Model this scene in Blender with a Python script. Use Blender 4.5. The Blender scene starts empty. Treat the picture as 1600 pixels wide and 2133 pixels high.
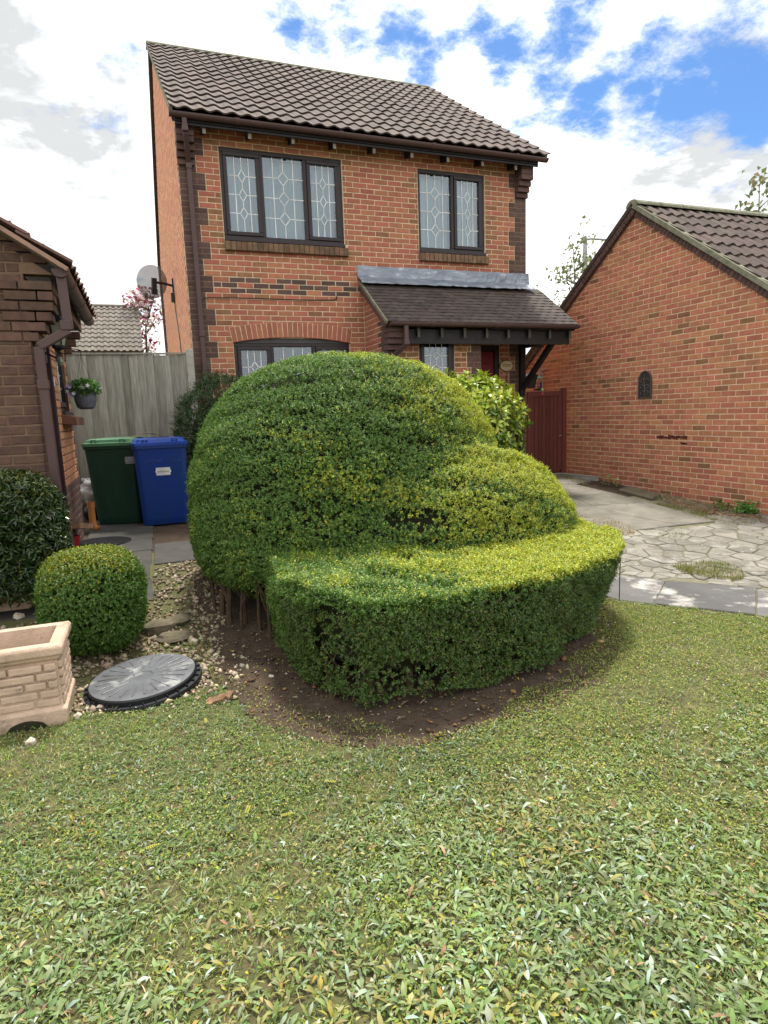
import bpy, math, random
import numpy as np
from mathutils import Vector, Matrix
random.seed(7); RNG = np.random.default_rng(11)
SC = bpy.context.scene
COL = SC.collection
PI = math.pi

# ------------------------------------------------------------------ camera
F, YAW, PITCH, ROLL = 1303.48, 0.357, -0.157, -0.036
CAM = np.array([-0.735, -9.468, 1.533])
def _basis():
    cy, sy, cp, sp = math.cos(YAW), math.sin(YAW), math.cos(PITCH), math.sin(PITCH)
    f = np.array([sy*cp, cy*cp, sp]); r = np.array([cy, -sy, 0.0]); u = np.cross(r, f)
    c, s = math.cos(ROLL), math.sin(ROLL)
    return c*r+s*u, -s*r+c*u, f
CR, CU, CF = _basis()
cd = bpy.data.cameras.new('camera'); cam = bpy.data.objects.new('camera', cd); COL.objects.link(cam)
cam.matrix_world = Matrix(((CR[0], CU[0], -CF[0], CAM[0]), (CR[1], CU[1], -CF[1], CAM[1]), (CR[2], CU[2], -CF[2], CAM[2]), (0, 0, 0, 1)))
cd.sensor_fit = 'HORIZONTAL'; cd.sensor_width = 36; cd.lens = F/1600*36
cd.clip_start = 0.05; cd.clip_end = 2000
SC.camera = cam
def pixdir(x, y):
    d = CF + CR*(x-800)/F + CU*(1066.5-y)/F
    return d/np.linalg.norm(d)
def depth_px(p):
    v = np.asarray(p)-CAM
    return v@CF

# ------------------------------------------------------------------ world, sun, exposure
SUN_EL, SUN_TO = math.radians(66), Vector((0.16, 0.36, 0.93)).normalized()
SUN_EL = math.asin(SUN_TO.z); SUN_AZ = math.atan2(SUN_TO.x, SUN_TO.y)
SC.view_settings.view_transform = 'Standard'; SC.view_settings.look = 'None'
SC.view_settings.exposure = 0.76; SC.view_settings.gamma = 1
SC.view_settings.use_curve_mapping = False
W = bpy.data.worlds.new('World'); SC.world = W; W.use_nodes = True
def build_world():
    nt = W.node_tree; N, L = nt.nodes, nt.links; N.clear()
    def n(t, **k):
        o = N.new(t)
        for a, b in k.items(): setattr(o, a, b)
        return o
    def inp(o, i, v):
        if isinstance(v, bpy.types.NodeSocket): L.new(v, o.inputs[i])
        else: o.inputs[i].default_value = v
    def math_(op, a, b=0.0, c=None, clamp=False):
        o = n('ShaderNodeMath', operation=op, use_clamp=clamp); inp(o, 0, a); inp(o, 1, b)
        if c is not None: inp(o, 2, c)
        return o.outputs[0]
    tc = n('ShaderNodeTexCoord'); D = tc.outputs['Generated']
    sky = n('ShaderNodeTexSky', sky_type='NISHITA'); sky.sun_disc = False
    sky.sun_elevation = SUN_EL; sky.sun_rotation = SUN_AZ; sky.air_density = 1.0; sky.dust_density = 0.6; sky.ozone_density = 2.5
    sep = n('ShaderNodeSeparateXYZ'); L.new(D, sep.inputs[0])
    zz = math_('ADD', math_('MAXIMUM', sep.outputs[2], 0.0), 0.22)
    px = math_('DIVIDE', sep.outputs[0], zz); py = math_('DIVIDE', sep.outputs[1], zz)
    cb = n('ShaderNodeCombineXYZ'); inp(cb, 0, px); inp(cb, 1, py); inp(cb, 2, 0.0)
    def noise(scale, det, rough, off, dist=0.0):
        m = n('ShaderNodeVectorMath', operation='ADD'); L.new(cb.outputs[0], m.inputs[0]); m.inputs[1].default_value = off
        o = n('ShaderNodeTexNoise'); L.new(m.outputs[0], o.inputs['Vector']); o.inputs['Scale'].default_value = scale
        o.inputs['Detail'].default_value = det; o.inputs['Roughness'].default_value = rough; o.inputs['Distortion'].default_value = dist
        return o.outputs['Fac']
    big = noise(1.5, 10, 0.60, (3.1, 1.7, 0))
    fine = noise(5.0, 12, 0.68, (7.3, 2.2, 0))
    v = math_('ADD', math_('MULTIPLY', big, 0.36), math_('MULTIPLY', fine, 0.64))
    v = math_('MULTIPLY_ADD', math_('SUBTRACT', v, 0.5), 1.9, 0.5)
    # the openings in the cloud (direction, angular width, strength)
    holes = [((1060, 101), .034, .40), ((1178, 129), .042, .46), ((1234, 180), .036, .46), ((1336, 163), .036, .46), ((1425, 176), .036, .46), ((1499, 125), .030, .42), ((1575, 180), .036, .46), ((1532, 67), .026, .36),
             ((1004, 22), .032, .40), ((886, 165), .030, .32), ((829, 56), .036, .38), ((734, 62), .030, .36), ((613, 62), .026, .36), ((664, 98), .026, .36), ((1085, 272), .020, .30), ((910, 235), .018, .25), ((960, 80), .03, .3), ((1600, 120), .03, .3)]
    acc = None
    for (hx, hy), w, s in holes:
        d = pixdir(hx, hy)
        dot = n('ShaderNodeVectorMath', operation='DOT_PRODUCT'); L.new(D, dot.inputs[0]); dot.inputs[1].default_value = d
        q = math_('MULTIPLY', math_('SUBTRACT', 1.0, dot.outputs['Value']), -1.0/(1.5*w*w))
        e = math_('MULTIPLY', math_('EXPONENT', q), s)
        acc = e if acc is None else math_('MAXIMUM', acc, e)
    v2 = math_('SUBTRACT', math_('ADD', v, 0.115), acc)
    mr = n('ShaderNodeMapRange', interpolation_type='SMOOTHSTEP'); inp(mr, 'Value', v2); mr.inputs['From Min'].default_value = 0.20; mr.inputs['From Max'].default_value = 0.52
    cover = mr.outputs[0]
    # grey undersides of the clouds
    g1 = noise(1.9, 8, 0.55, (11.4, 4.2, 0), 0.4)
    mg = n('ShaderNodeMapRange', interpolation_type='SMOOTHSTEP'); inp(mg, 'Value', g1); mg.inputs['From Min'].default_value = 0.49; mg.inputs['From Max'].default_value = 0.66
    greys = [((190, 190), .13, 1.25), ((60, 150), .08, .9), ((1470, 330), .10, 1.2), ((1540, 300), .06, .9), ((1330, 420), .06, .6), ((1500, 20), .07, .4), ((230, 620), .06, .4), ((120, 400), .05, .3)]
    acc = None
    for (hx, hy), w, s in greys:
        d = pixdir(hx, hy)
        dot = n('ShaderNodeVectorMath', operation='DOT_PRODUCT'); L.new(D, dot.inputs[0]); dot.inputs[1].default_value = d
        q = math_('MULTIPLY', math_('SUBTRACT', 1.0, dot.outputs['Value']), -1.0/(w*w))
        e = math_('MULTIPLY', math_('EXPONENT', q), s)
        acc = e if acc is None else math_('ADD', acc, e)
    bill = noise(5.2, 9, 0.6, (1.4, 8.2, 0), 0.3)
    mb2 = n('ShaderNodeMapRange', interpolation_type='SMOOTHSTEP'); inp(mb2, 'Value', bill); mb2.inputs['From Min'].default_value = 0.15; mb2.inputs['From Max'].default_value = 0.85
    acc = math_('MULTIPLY', acc, mb2.outputs[0])
    wisp = noise(3.1, 7, 0.55, (2.2, 5.2, 0), 0.6)
    gf = math_('MULTIPLY', math_('MAXIMUM', math_('MULTIPLY', acc, math_('MULTIPLY_ADD', wisp, 2.4, -0.25)), math_('MULTIPLY', mg.outputs[0], 0.30)), 1.0, clamp=True)
    mc = n('ShaderNodeMixRGB'); inp(mc, 'Fac', gf); mc.inputs[1].default_value = (10.8, 10.9, 10.9, 1); mc.inputs[2].default_value = (4.7, 4.82, 4.86, 1)
    # deep blue of the openings
    hs = n('ShaderNodeMixRGB', blend_type='MULTIPLY'); hs.inputs[0].default_value = 1.0; L.new(sky.outputs[0], hs.inputs[1]); hs.inputs[2].default_value = (.52, .74, .96, 1)
    mx = n('ShaderNodeMixRGB'); inp(mx, 'Fac', cover); L.new(hs.outputs[0], mx.inputs[1]); L.new(mc.outputs[0], mx.inputs[2])
    bg = n('ShaderNodeBackground'); L.new(mx.outputs[0], bg.inputs[0]); bg.inputs[1].default_value = 0.10
    out = n('ShaderNodeOutputWorld'); L.new(bg.outputs[0], out.inputs[0])
build_world()
sl = bpy.data.lights.new('sun', 'SUN'); sl.energy = 3.4; sl.angle = math.radians(9); sl.color = (1.0, 0.95, 0.86)
so = bpy.data.objects.new('sun', sl); COL.objects.link(so)
so.rotation_euler = (-SUN_TO).to_track_quat('-Z', 'Y').to_euler()
SC.cycles.use_denoising = True
SC.cycles.max_bounces = 8; SC.cycles.transparent_max_bounces = 12; SC.cycles.caustics_reflective = False; SC.cycles.caustics_refractive = False

# ------------------------------------------------------------------ ground height
def sm(t):
    t = np.clip(t, 0, 1); return t*t*(3-2*t)
def g(x, y):
    l = .24*sm((np.asarray(y)+5.5)/1.7)+.02*np.clip(np.asarray(y)+3.8, 0, 4)
    r = .065*np.clip(np.asarray(y)+5, 0, 5.2); w = sm((np.asarray(x)-.6)/1.6)
    return l*(1-w)+r*w
def at(x, y, dz=0.0):
    """where the line of sight through that spot of the photograph meets the ground"""
    d = pixdir(x, y); z = 0.0
    for i in range(40):
        t = (z+dz-CAM[2])/d[2]; q = CAM+t*d; z = .5*z+.5*float(g(q[0], q[1]))
    return Vector((q[0], q[1], z+dz))

# ------------------------------------------------------------------ materials
MATS = {}
def mat(name, col, col2=None, rough=.8, scale=6, detail=4, jitter=.0, bump=0., bscale=40., spec=.3, metal=0., stretch=(1, 1, 1), stops=(.35, .65), attr=None, blotch=None, hue=.0, coat=0.):
    """procedural material: two tones by noise, a random tone per piece, optional blotches (colour, scale, from, to) and bump"""
    m = bpy.data.materials.new(name); m.use_nodes = True; nt = m.node_tree; N, L = nt.nodes, nt.links
    b = N['Principled BSDF']; b.inputs['Roughness'].default_value = rough; b.inputs['Metallic'].default_value = metal
    b.inputs['Specular IOR Level'].default_value = spec; b.inputs['Coat Weight'].default_value = coat
    geo = N.new('ShaderNodeNewGeometry'); mp = N.new('ShaderNodeMapping'); L.new(geo.outputs['Position'], mp.inputs[0]); mp.inputs['Scale'].default_value = stretch
    def noise(s, d=4, r=.6):
        t = N.new('ShaderNodeTexNoise'); L.new(mp.outputs[0], t.inputs['Vector']); t.inputs['Scale'].default_value = s; t.inputs['Detail'].default_value = d; t.inputs['Roughness'].default_value = r
        return t.outputs['Fac']
    def rng(v, a, c):
        t = N.new('ShaderNodeMapRange'); L.new(v, t.inputs['Value']); t.inputs['From Min'].default_value = a; t.inputs['From Max'].default_value = c
        return t.outputs[0]
    c = N.new('ShaderNodeMixRGB'); L.new(rng(noise(scale, detail), *stops), c.inputs[0])
    c.inputs[1].default_value = (*col, 1); c.inputs[2].default_value = (*(col2 or tuple(v*.7 for v in col)), 1)
    out = c.outputs[0]
    if jitter or hue:
        oi = N.new('ShaderNodeObjectInfo'); at_ = N.new('ShaderNodeAttribute'); at_.attribute_name = 'rnd'
        ad = N.new('ShaderNodeMath'); ad.operation = 'ADD'; L.new(oi.outputs['Random'], ad.inputs[0]); L.new(at_.outputs['Fac'], ad.inputs[1])
        fr = N.new('ShaderNodeMath'); fr.operation = 'FRACT'; L.new(ad.outputs[0], fr.inputs[0])
        h = N.new('ShaderNodeHueSaturation'); L.new(out, h.inputs['Color'])
        mr = N.new('ShaderNodeMapRange'); L.new(fr.outputs[0], mr.inputs['Value']); mr.inputs['To Min'].default_value = 1-jitter; mr.inputs['To Max'].default_value = 1+jitter; L.new(mr.outputs[0], h.inputs['Value'])
        m7 = N.new('ShaderNodeMath'); m7.operation = 'MULTIPLY'; L.new(fr.outputs[0], m7.inputs[0]); m7.inputs[1].default_value = 7.31
        f7 = N.new('ShaderNodeMath'); f7.operation = 'FRACT'; L.new(m7.outputs[0], f7.inputs[0])
        mh = N.new('ShaderNodeMapRange'); L.new(f7.outputs[0], mh.inputs['Value']); mh.inputs['To Min'].default_value = .5-hue; mh.inputs['To Max'].default_value = .5+hue; L.new(mh.outputs[0], h.inputs['Hue'])
        out = h.outputs[0]
    if attr:
        a = N.new('ShaderNodeAttribute'); a.attribute_name = attr
        mm = N.new('ShaderNodeMixRGB'); mm.blend_type = 'MULTIPLY'; mm.inputs[0].default_value = 1; L.new(out, mm.inputs[1]); L.new(a.outputs['Color'], mm.inputs[2]); out = mm.outputs[0]
    for bl in (blotch or []):
        bc, bs, b0, b1 = bl[:4]
        mm = N.new('ShaderNodeMixRGB'); L.new(rng(noise(bs, 6, .65), b0, b1), mm.inputs[0]); L.new(out, mm.inputs[1]); mm.inputs[2].default_value = (*bc, 1); out = mm.outputs[0]
    L.new(out, b.inputs['Base Color'])
    if bump:
        bp = N.new('ShaderNodeBump'); bp.inputs['Strength'].default_value = min(1, bump); bp.inputs['Distance'].default_value = .01*max(1, bump); L.new(noise(bscale, 5, .65), bp.inputs['Height']); L.new(bp.outputs[0], b.inputs['Normal'])
    MATS[name] = m
    return m
def leafmat(name, rough=.45, trans=.3, spec=.4):
    m = bpy.data.materials.new(name); m.use_nodes = True; nt = m.node_tree; N, L = nt.nodes, nt.links
    b = N['Principled BSDF']; b.inputs['Roughness'].default_value = rough; b.inputs['Specular IOR Level'].default_value = spec
    a = N.new('ShaderNodeAttribute'); a.attribute_name = 'Col'; L.new(a.outputs['Color'], b.inputs['Base Color'])
    t = N.new('ShaderNodeBsdfTranslucent'); hs = N.new('ShaderNodeHueSaturation'); hs.inputs['Value'].default_value = 1.3; hs.inputs['Saturation'].default_value = 1.1; L.new(a.outputs['Color'], hs.inputs['Color']); L.new(hs.outputs[0], t.inputs[0])
    mx = N.new('ShaderNodeMixShader'); mx.inputs[0].default_value = trans; L.new(b.outputs[0], mx.inputs[1]); L.new(t.outputs[0], mx.inputs[2])
    L.new(mx.outputs[0], N['Material Output'].inputs[0])
    return m
RED = mat('brick_red', (.40, .15, .09), (.315, .118, .072), rough=.9, scale=14, jitter=.13, hue=.010, bump=.5, bscale=90, blotch=[((.23, .105, .065), .9, .56, .80)])
RED2 = mat('brick_tan', (.30, .15, .075), (.22, .10, .055), rough=.9, scale=14, jitter=.2, hue=.012, bump=.5, bscale=90)
GRED = mat('brick_orange', (.50, .20, .115), (.39, .155, .088), rough=.9, scale=14, jitter=.16, hue=.012, bump=.5, bscale=90, blotch=[((.20, .135, .06), 1.1, .56, .76)])
ORED = mat('brick_pale_orange', (.70, .345, .215), (.57, .265, .16), rough=.9, scale=10, jitter=.12, hue=.012, bump=.5, bscale=60)
DARK = mat('brick_dark', (.115, .066, .055), (.08, .05, .044), rough=.85, scale=16, jitter=.22, hue=.015, bump=.4, bscale=90)
BROWN = mat('brick_brown', (.125, .07, .048), (.085, .05, .04), rough=.88, scale=16, jitter=.2, hue=.012, bump=.5, bscale=90)
FLNK = mat('brick_flank', (.50, .25, .13), (.38, .18, .10), rough=.9, scale=12, jitter=.15, hue=.01, bump=.5, bscale=80)
SILLB = mat('brick_sill', (.20, .115, .065), (.11, .075, .05), rough=.9, scale=12, jitter=.2, hue=.01, bump=.5, bscale=80)
MORT = mat('mortar_cream', (.66, .51, .35), (.54, .41, .27), rough=.95, scale=9, bump=.4, bscale=120)
MORTG = mat('mortar_yellow', (.74, .56, .38), (.62, .46, .30), rough=.95, scale=5, bump=.4, bscale=120)
MORTD = mat('mortar_brown', (.21, .135, .09), (.14, .09, .063), rough=.95, scale=9, bump=.4, bscale=120)
TILE = mat('roof_tile', (.086, .057, .047), (.055, .039, .034), rough=.8, scale=9, jitter=.22, hue=.014, bump=.5, bscale=70, blotch=[((.15, .14, .11), 16, .66, .74)])
TILEF = mat('roof_tile_far', (0.1794, 0.1599, 0.1326), (0.1248, 0.1092, 0.0936), rough=.85, scale=6, jitter=.15, hue=.01, bump=.4, bscale=60, blotch=[((.3, .29, .26), 9, .62, .7)])
PTILE = mat('porch_tile', (0.0779, 0.05576, 0.04756), (0.05084, 0.03936, 0.03608), rough=.8, scale=10, jitter=.25, hue=.014, bump=.5, bscale=70, blotch=[((.19, .18, .13), 14, .68, .75)])
LICH = mat('verge_cement', (.24, .23, .17), (.15, .15, .10), rough=.95, scale=12, bump=.6, bscale=60)
PLUM = mat('gutter_plum', (.085, .048, .045), (.07, .041, .039), rough=.45, scale=4, bump=.05)
BROWNP = mat('frame_brown', (.028, .017, .019), (.022, .014, .016), rough=.35, scale=3)
LEADC = mat('leading', (.88, .88, .86), rough=.4, scale=3)
BLACKW = mat('timber_black', (.014, .012, .014), (.022, .018, .018), rough=.55, scale=10)
RAFT = mat('rafter_end', (.25, .22, .17), (.15, .13, .1), rough=.8, scale=20)
LEAD = mat('lead_sheet', (.25, .28, .33), (.165, .185, .225), rough=.42, scale=7, spec=.5, metal=.35, bump=1.6, bscale=9, stretch=(.5, 1, 1.6), blotch=[((.42, .45, .49), 9, .56, .7)])
REDD = mat('door_red', (.16, .012, .02), (.13, .01, .018), rough=.4, scale=3)
GATEM = mat('gate_red', (.13, .034, .026), (.09, .026, .022), rough=.6, scale=6, stretch=(8, 8, 1), jitter=.2, bump=.3, bscale=30)
FENCEM = mat('fence_grey', (.33, .315, .27), (.21, .20, .165), rough=.95, scale=5, stretch=(9, 9, .7), jitter=.26, hue=.01, bump=.6, bscale=25, blotch=[((.07, .06, .045), 7, .70, .76)])
CONC = mat('concrete', (.40, .385, .34), (.30, .29, .25), rough=.95, scale=12, bump=.5, bscale=70)
GREENB = mat('bin_green', (.008, .036, .023), (.012, .05, .03), rough=.5, scale=5, stretch=(1, 1, .3), bump=.15, bscale=9, blotch=[((.03, .05, .035), 5, .60, .78)])
GREENL = mat('bin_lid_green', (.075, .19, .10), (.06, .15, .08), rough=.45, scale=3)
BLUEB = mat('bin_blue', (.006, .032, .20), (.007, .038, .17), rough=.42, scale=5, stretch=(1, 1, .3), bump=.15, bscale=9, blotch=[((.03, .05, .17), 5, .60, .78)])
RUBBER = mat('rubber_black', (.012, .012, .013), rough=.6)
LABELM = mat('label_white', (.75, .76, .76), rough=.6)
LABELG = mat('label_grey', (.3, .33, .34), rough=.6)
INK = mat('label_ink', (.36, .37, .36), rough=.7)
STONEP = mat('planter_stone', (.55, .40, .30), (.43, .31, .23), rough=.95, scale=7, bump=.7, bscale=60, blotch=[((.20, .15, .105), 5, .54, .74), ((.62, .5, .4), 11, .60, .7), ((.13, .11, .07), 17, .64, .74)])
STONEI = mat('planter_inside', (.30, .255, .19), (.16, .13, .10), rough=.95, scale=9, bump=.6, bscale=50)
SLABD = mat('slab_dark', (0.0713, 0.0682, 0.06076), (0.0527, 0.05084, 0.0465), rough=.9, scale=5, jitter=.12, bump=.5, bscale=70)
SLABL = mat('slab_stone', (0.205, 0.1886, 0.1558), (0.1394, 0.1312, 0.1066), rough=.92, scale=4, jitter=.14, hue=.008, bump=.7, bscale=50, blotch=[((.10, .095, .07), 7, .58, .72)])
SLABC = mat('slab_crazed', (0.2106, 0.195, 0.1638), (0.156, 0.1443, 0.1209), rough=.92, scale=4, jitter=.2, hue=.008, bump=.8, bscale=50, blotch=[((.30, .28, .245), 3.3, .50, .66), ((.12, .105, .08), 7, .54, .70), ((.42, .40, .37), 19, .62, .70)])
SLABE = mat('slab_edge', (0.1188, 0.1152, 0.1116), (0.09, 0.0864, 0.08496), rough=.85, scale=3, jitter=.14, bump=.5, bscale=50, blotch=[((.44, .42, .385), 3.1, .53, .66), ((.09, .085, .075), 12, .66, .74)])
LAWN = mat('lawn_soil', (.125, .12, .05), (.09, .078, .042), rough=1, scale=5, detail=8, bump=1.5, bscale=60, blotch=[((.10, .115, .034), 4, .46, .64), ((.24, .19, .10), 7, .58, .74), ((.06, .045, .03), 14, .60, .72)])
SOIL = mat('bed_soil', (.085, .058, .038), (.05, .034, .023), rough=1, scale=7, detail=8, bump=1.6, bscale=60, blotch=[((.15, .115, .08), 22, .60, .7)])
FAR = mat('far_ground', (.08, .10, .04), (.12, .10, .06), rough=1, scale=.3)
GRAV = mat('gravel_stone', (.42, .36, .27), (.30, .25, .18), rough=.9, scale=30, attr='Col')
ROCK = mat('rock_brown', (.15, .125, .085), (.10, .085, .055), rough=.95, scale=9, bump=.8, bscale=30)
BARK = mat('bark', (.085, .055, .032), (.045, .032, .021), rough=.95, scale=18, bump=.8, bscale=50)
BARKG = mat('bark_grey', (.14, .115, .09), (.09, .075, .06), rough=.95, scale=18, bump=.6, bscale=50)
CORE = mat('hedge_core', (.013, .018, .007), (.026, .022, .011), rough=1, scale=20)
LIDG = mat('cover_grey', (.125, .13, .14), (.09, .093, .10), rough=.34, scale=9, spec=.5, bump=.35, bscale=25, blotch=[((.33, .33, .32), 8, .58, .72), ((.09, .09, .09), 9, .60, .7)])
LIDB = mat('cover_black', (.012, .013, .016), rough=.5)
IRON = mat('cast_iron', (.05, .042, .038), (.035, .03, .028), rough=.6, scale=20, bump=.3)
IRONH = mat('cast_iron_relief', (.12, .10, .09), (.07, .06, .055), rough=.55, scale=20)
BLACKM = mat('metal_black', (.016, .017, .02), rough=.35)
LAMPG = mat('lantern_glass', (.24, .25, .19), (.18, .19, .15), rough=.2, scale=6)
CERAM = mat('sign_cream', (.62, .52, .34), (.55, .45, .28), rough=.5, scale=20)
INKB = mat('sign_ink', (.2, .15, .07), rough=.7)
WHITEP = mat('white_plastic', (.75, .75, .73), rough=.4)
TERRA = mat('orange_plastic', (.42, .165, .045), (.34, .125, .035), rough=.5, scale=6)
REDP = mat('pot_red', (.35, .012, .02), rough=.35)
BASK = mat('basket_grey', (.12, .135, .16), (.075, .085, .10), rough=.6, scale=20, stretch=(4, 4, .5), bump=.5, bscale=40)
GREYM = mat('galvanised', (.36, .38, .40), rough=.5, metal=.4)
BAGW = mat('bag_white', (.6, .6, .6), (.45, .45, .46), rough=.35, scale=5)
BAGB = mat('bag_black', (.012, .012, .016), rough=.3)
CHIPM = mat('bark_chip', (.28, .17, .10), (.16, .09, .05), rough=1, scale=20, bump=.6, bscale=40)
TWIGM = mat('dry_twig', (.20, .145, .09), (.13, .095, .06), rough=1, scale=20)
CURT = mat('net_curtain', (0.4636, 0.5734, 0.6344), (0.3782, 0.488, 0.549), rough=.95, scale=2, stretch=(14, 14, .4))
ROOMD = mat('room_dark', (.05, .05, .055), rough=1)
MAGP = leafmat('petal', .5, .35, .3)
LEAFM = leafmat('leaf', .42, .25, .4)
GLOSSL = leafmat('glossy_leaf', .22, .2, .6)
DULLL = leafmat('hairy_leaf', .62, .25, .25)
def glassmat():
    m = bpy.data.materials.new('window_glass'); m.use_nodes = True; nt = m.node_tree; N, L = nt.nodes, nt.links; N.remove(N['Principled BSDF'])
    fr = N.new('ShaderNodeFresnel'); fr.inputs[0].default_value = 1.55
    mul = N.new('ShaderNodeMath'); mul.operation = 'MULTIPLY_ADD'; L.new(fr.outputs[0], mul.inputs[0]); mul.inputs[1].default_value = 1.3; mul.inputs[2].default_value = .02; mul.use_clamp = True
    tr = N.new('ShaderNodeBsdfTransparent'); tr.inputs[0].default_value = (.80, .86, .88, 1)
    gl = N.new('ShaderNodeBsdfGlossy'); gl.inputs['Roughness'].default_value = .015; gl.inputs[0].default_value = (.9, .95, 1, 1)
    tx = N.new('ShaderNodeTexNoise'); tx.inputs['Scale'].default_value = 1.6; bp = N.new('ShaderNodeBump'); bp.inputs['Strength'].default_value = .06; L.new(tx.outputs['Fac'], bp.inputs['Height']); L.new(bp.outputs[0], gl.inputs['Normal'])
    mx = N.new('ShaderNodeMixShader'); L.new(mul.outputs[0], mx.inputs[0]); L.new(tr.outputs[0], mx.inputs[1]); L.new(gl.outputs[0], mx.inputs[2]); L.new(mx.outputs[0], N['Material Output'].inputs[0])
    return m
GLASS = glassmat()
def dishmat():
    m = bpy.data.materials.new('dish_mesh'); m.use_nodes = True; nt = m.node_tree; N, L = nt.nodes, nt.links; b = N['Principled BSDF']
    b.inputs['Base Color'].default_value = (.10, .10, .10, 1); b.inputs['Roughness'].default_value = .5
    tr = N.new('ShaderNodeBsdfTransparent'); mx = N.new('ShaderNodeMixShader'); mx.inputs[0].default_value = .80; L.new(tr.outputs[0], mx.inputs[1]); L.new(b.outputs[0], mx.inputs[2]); L.new(mx.outputs[0], N['Material Output'].inputs[0])
    return m
DISH = dishmat()

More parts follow.
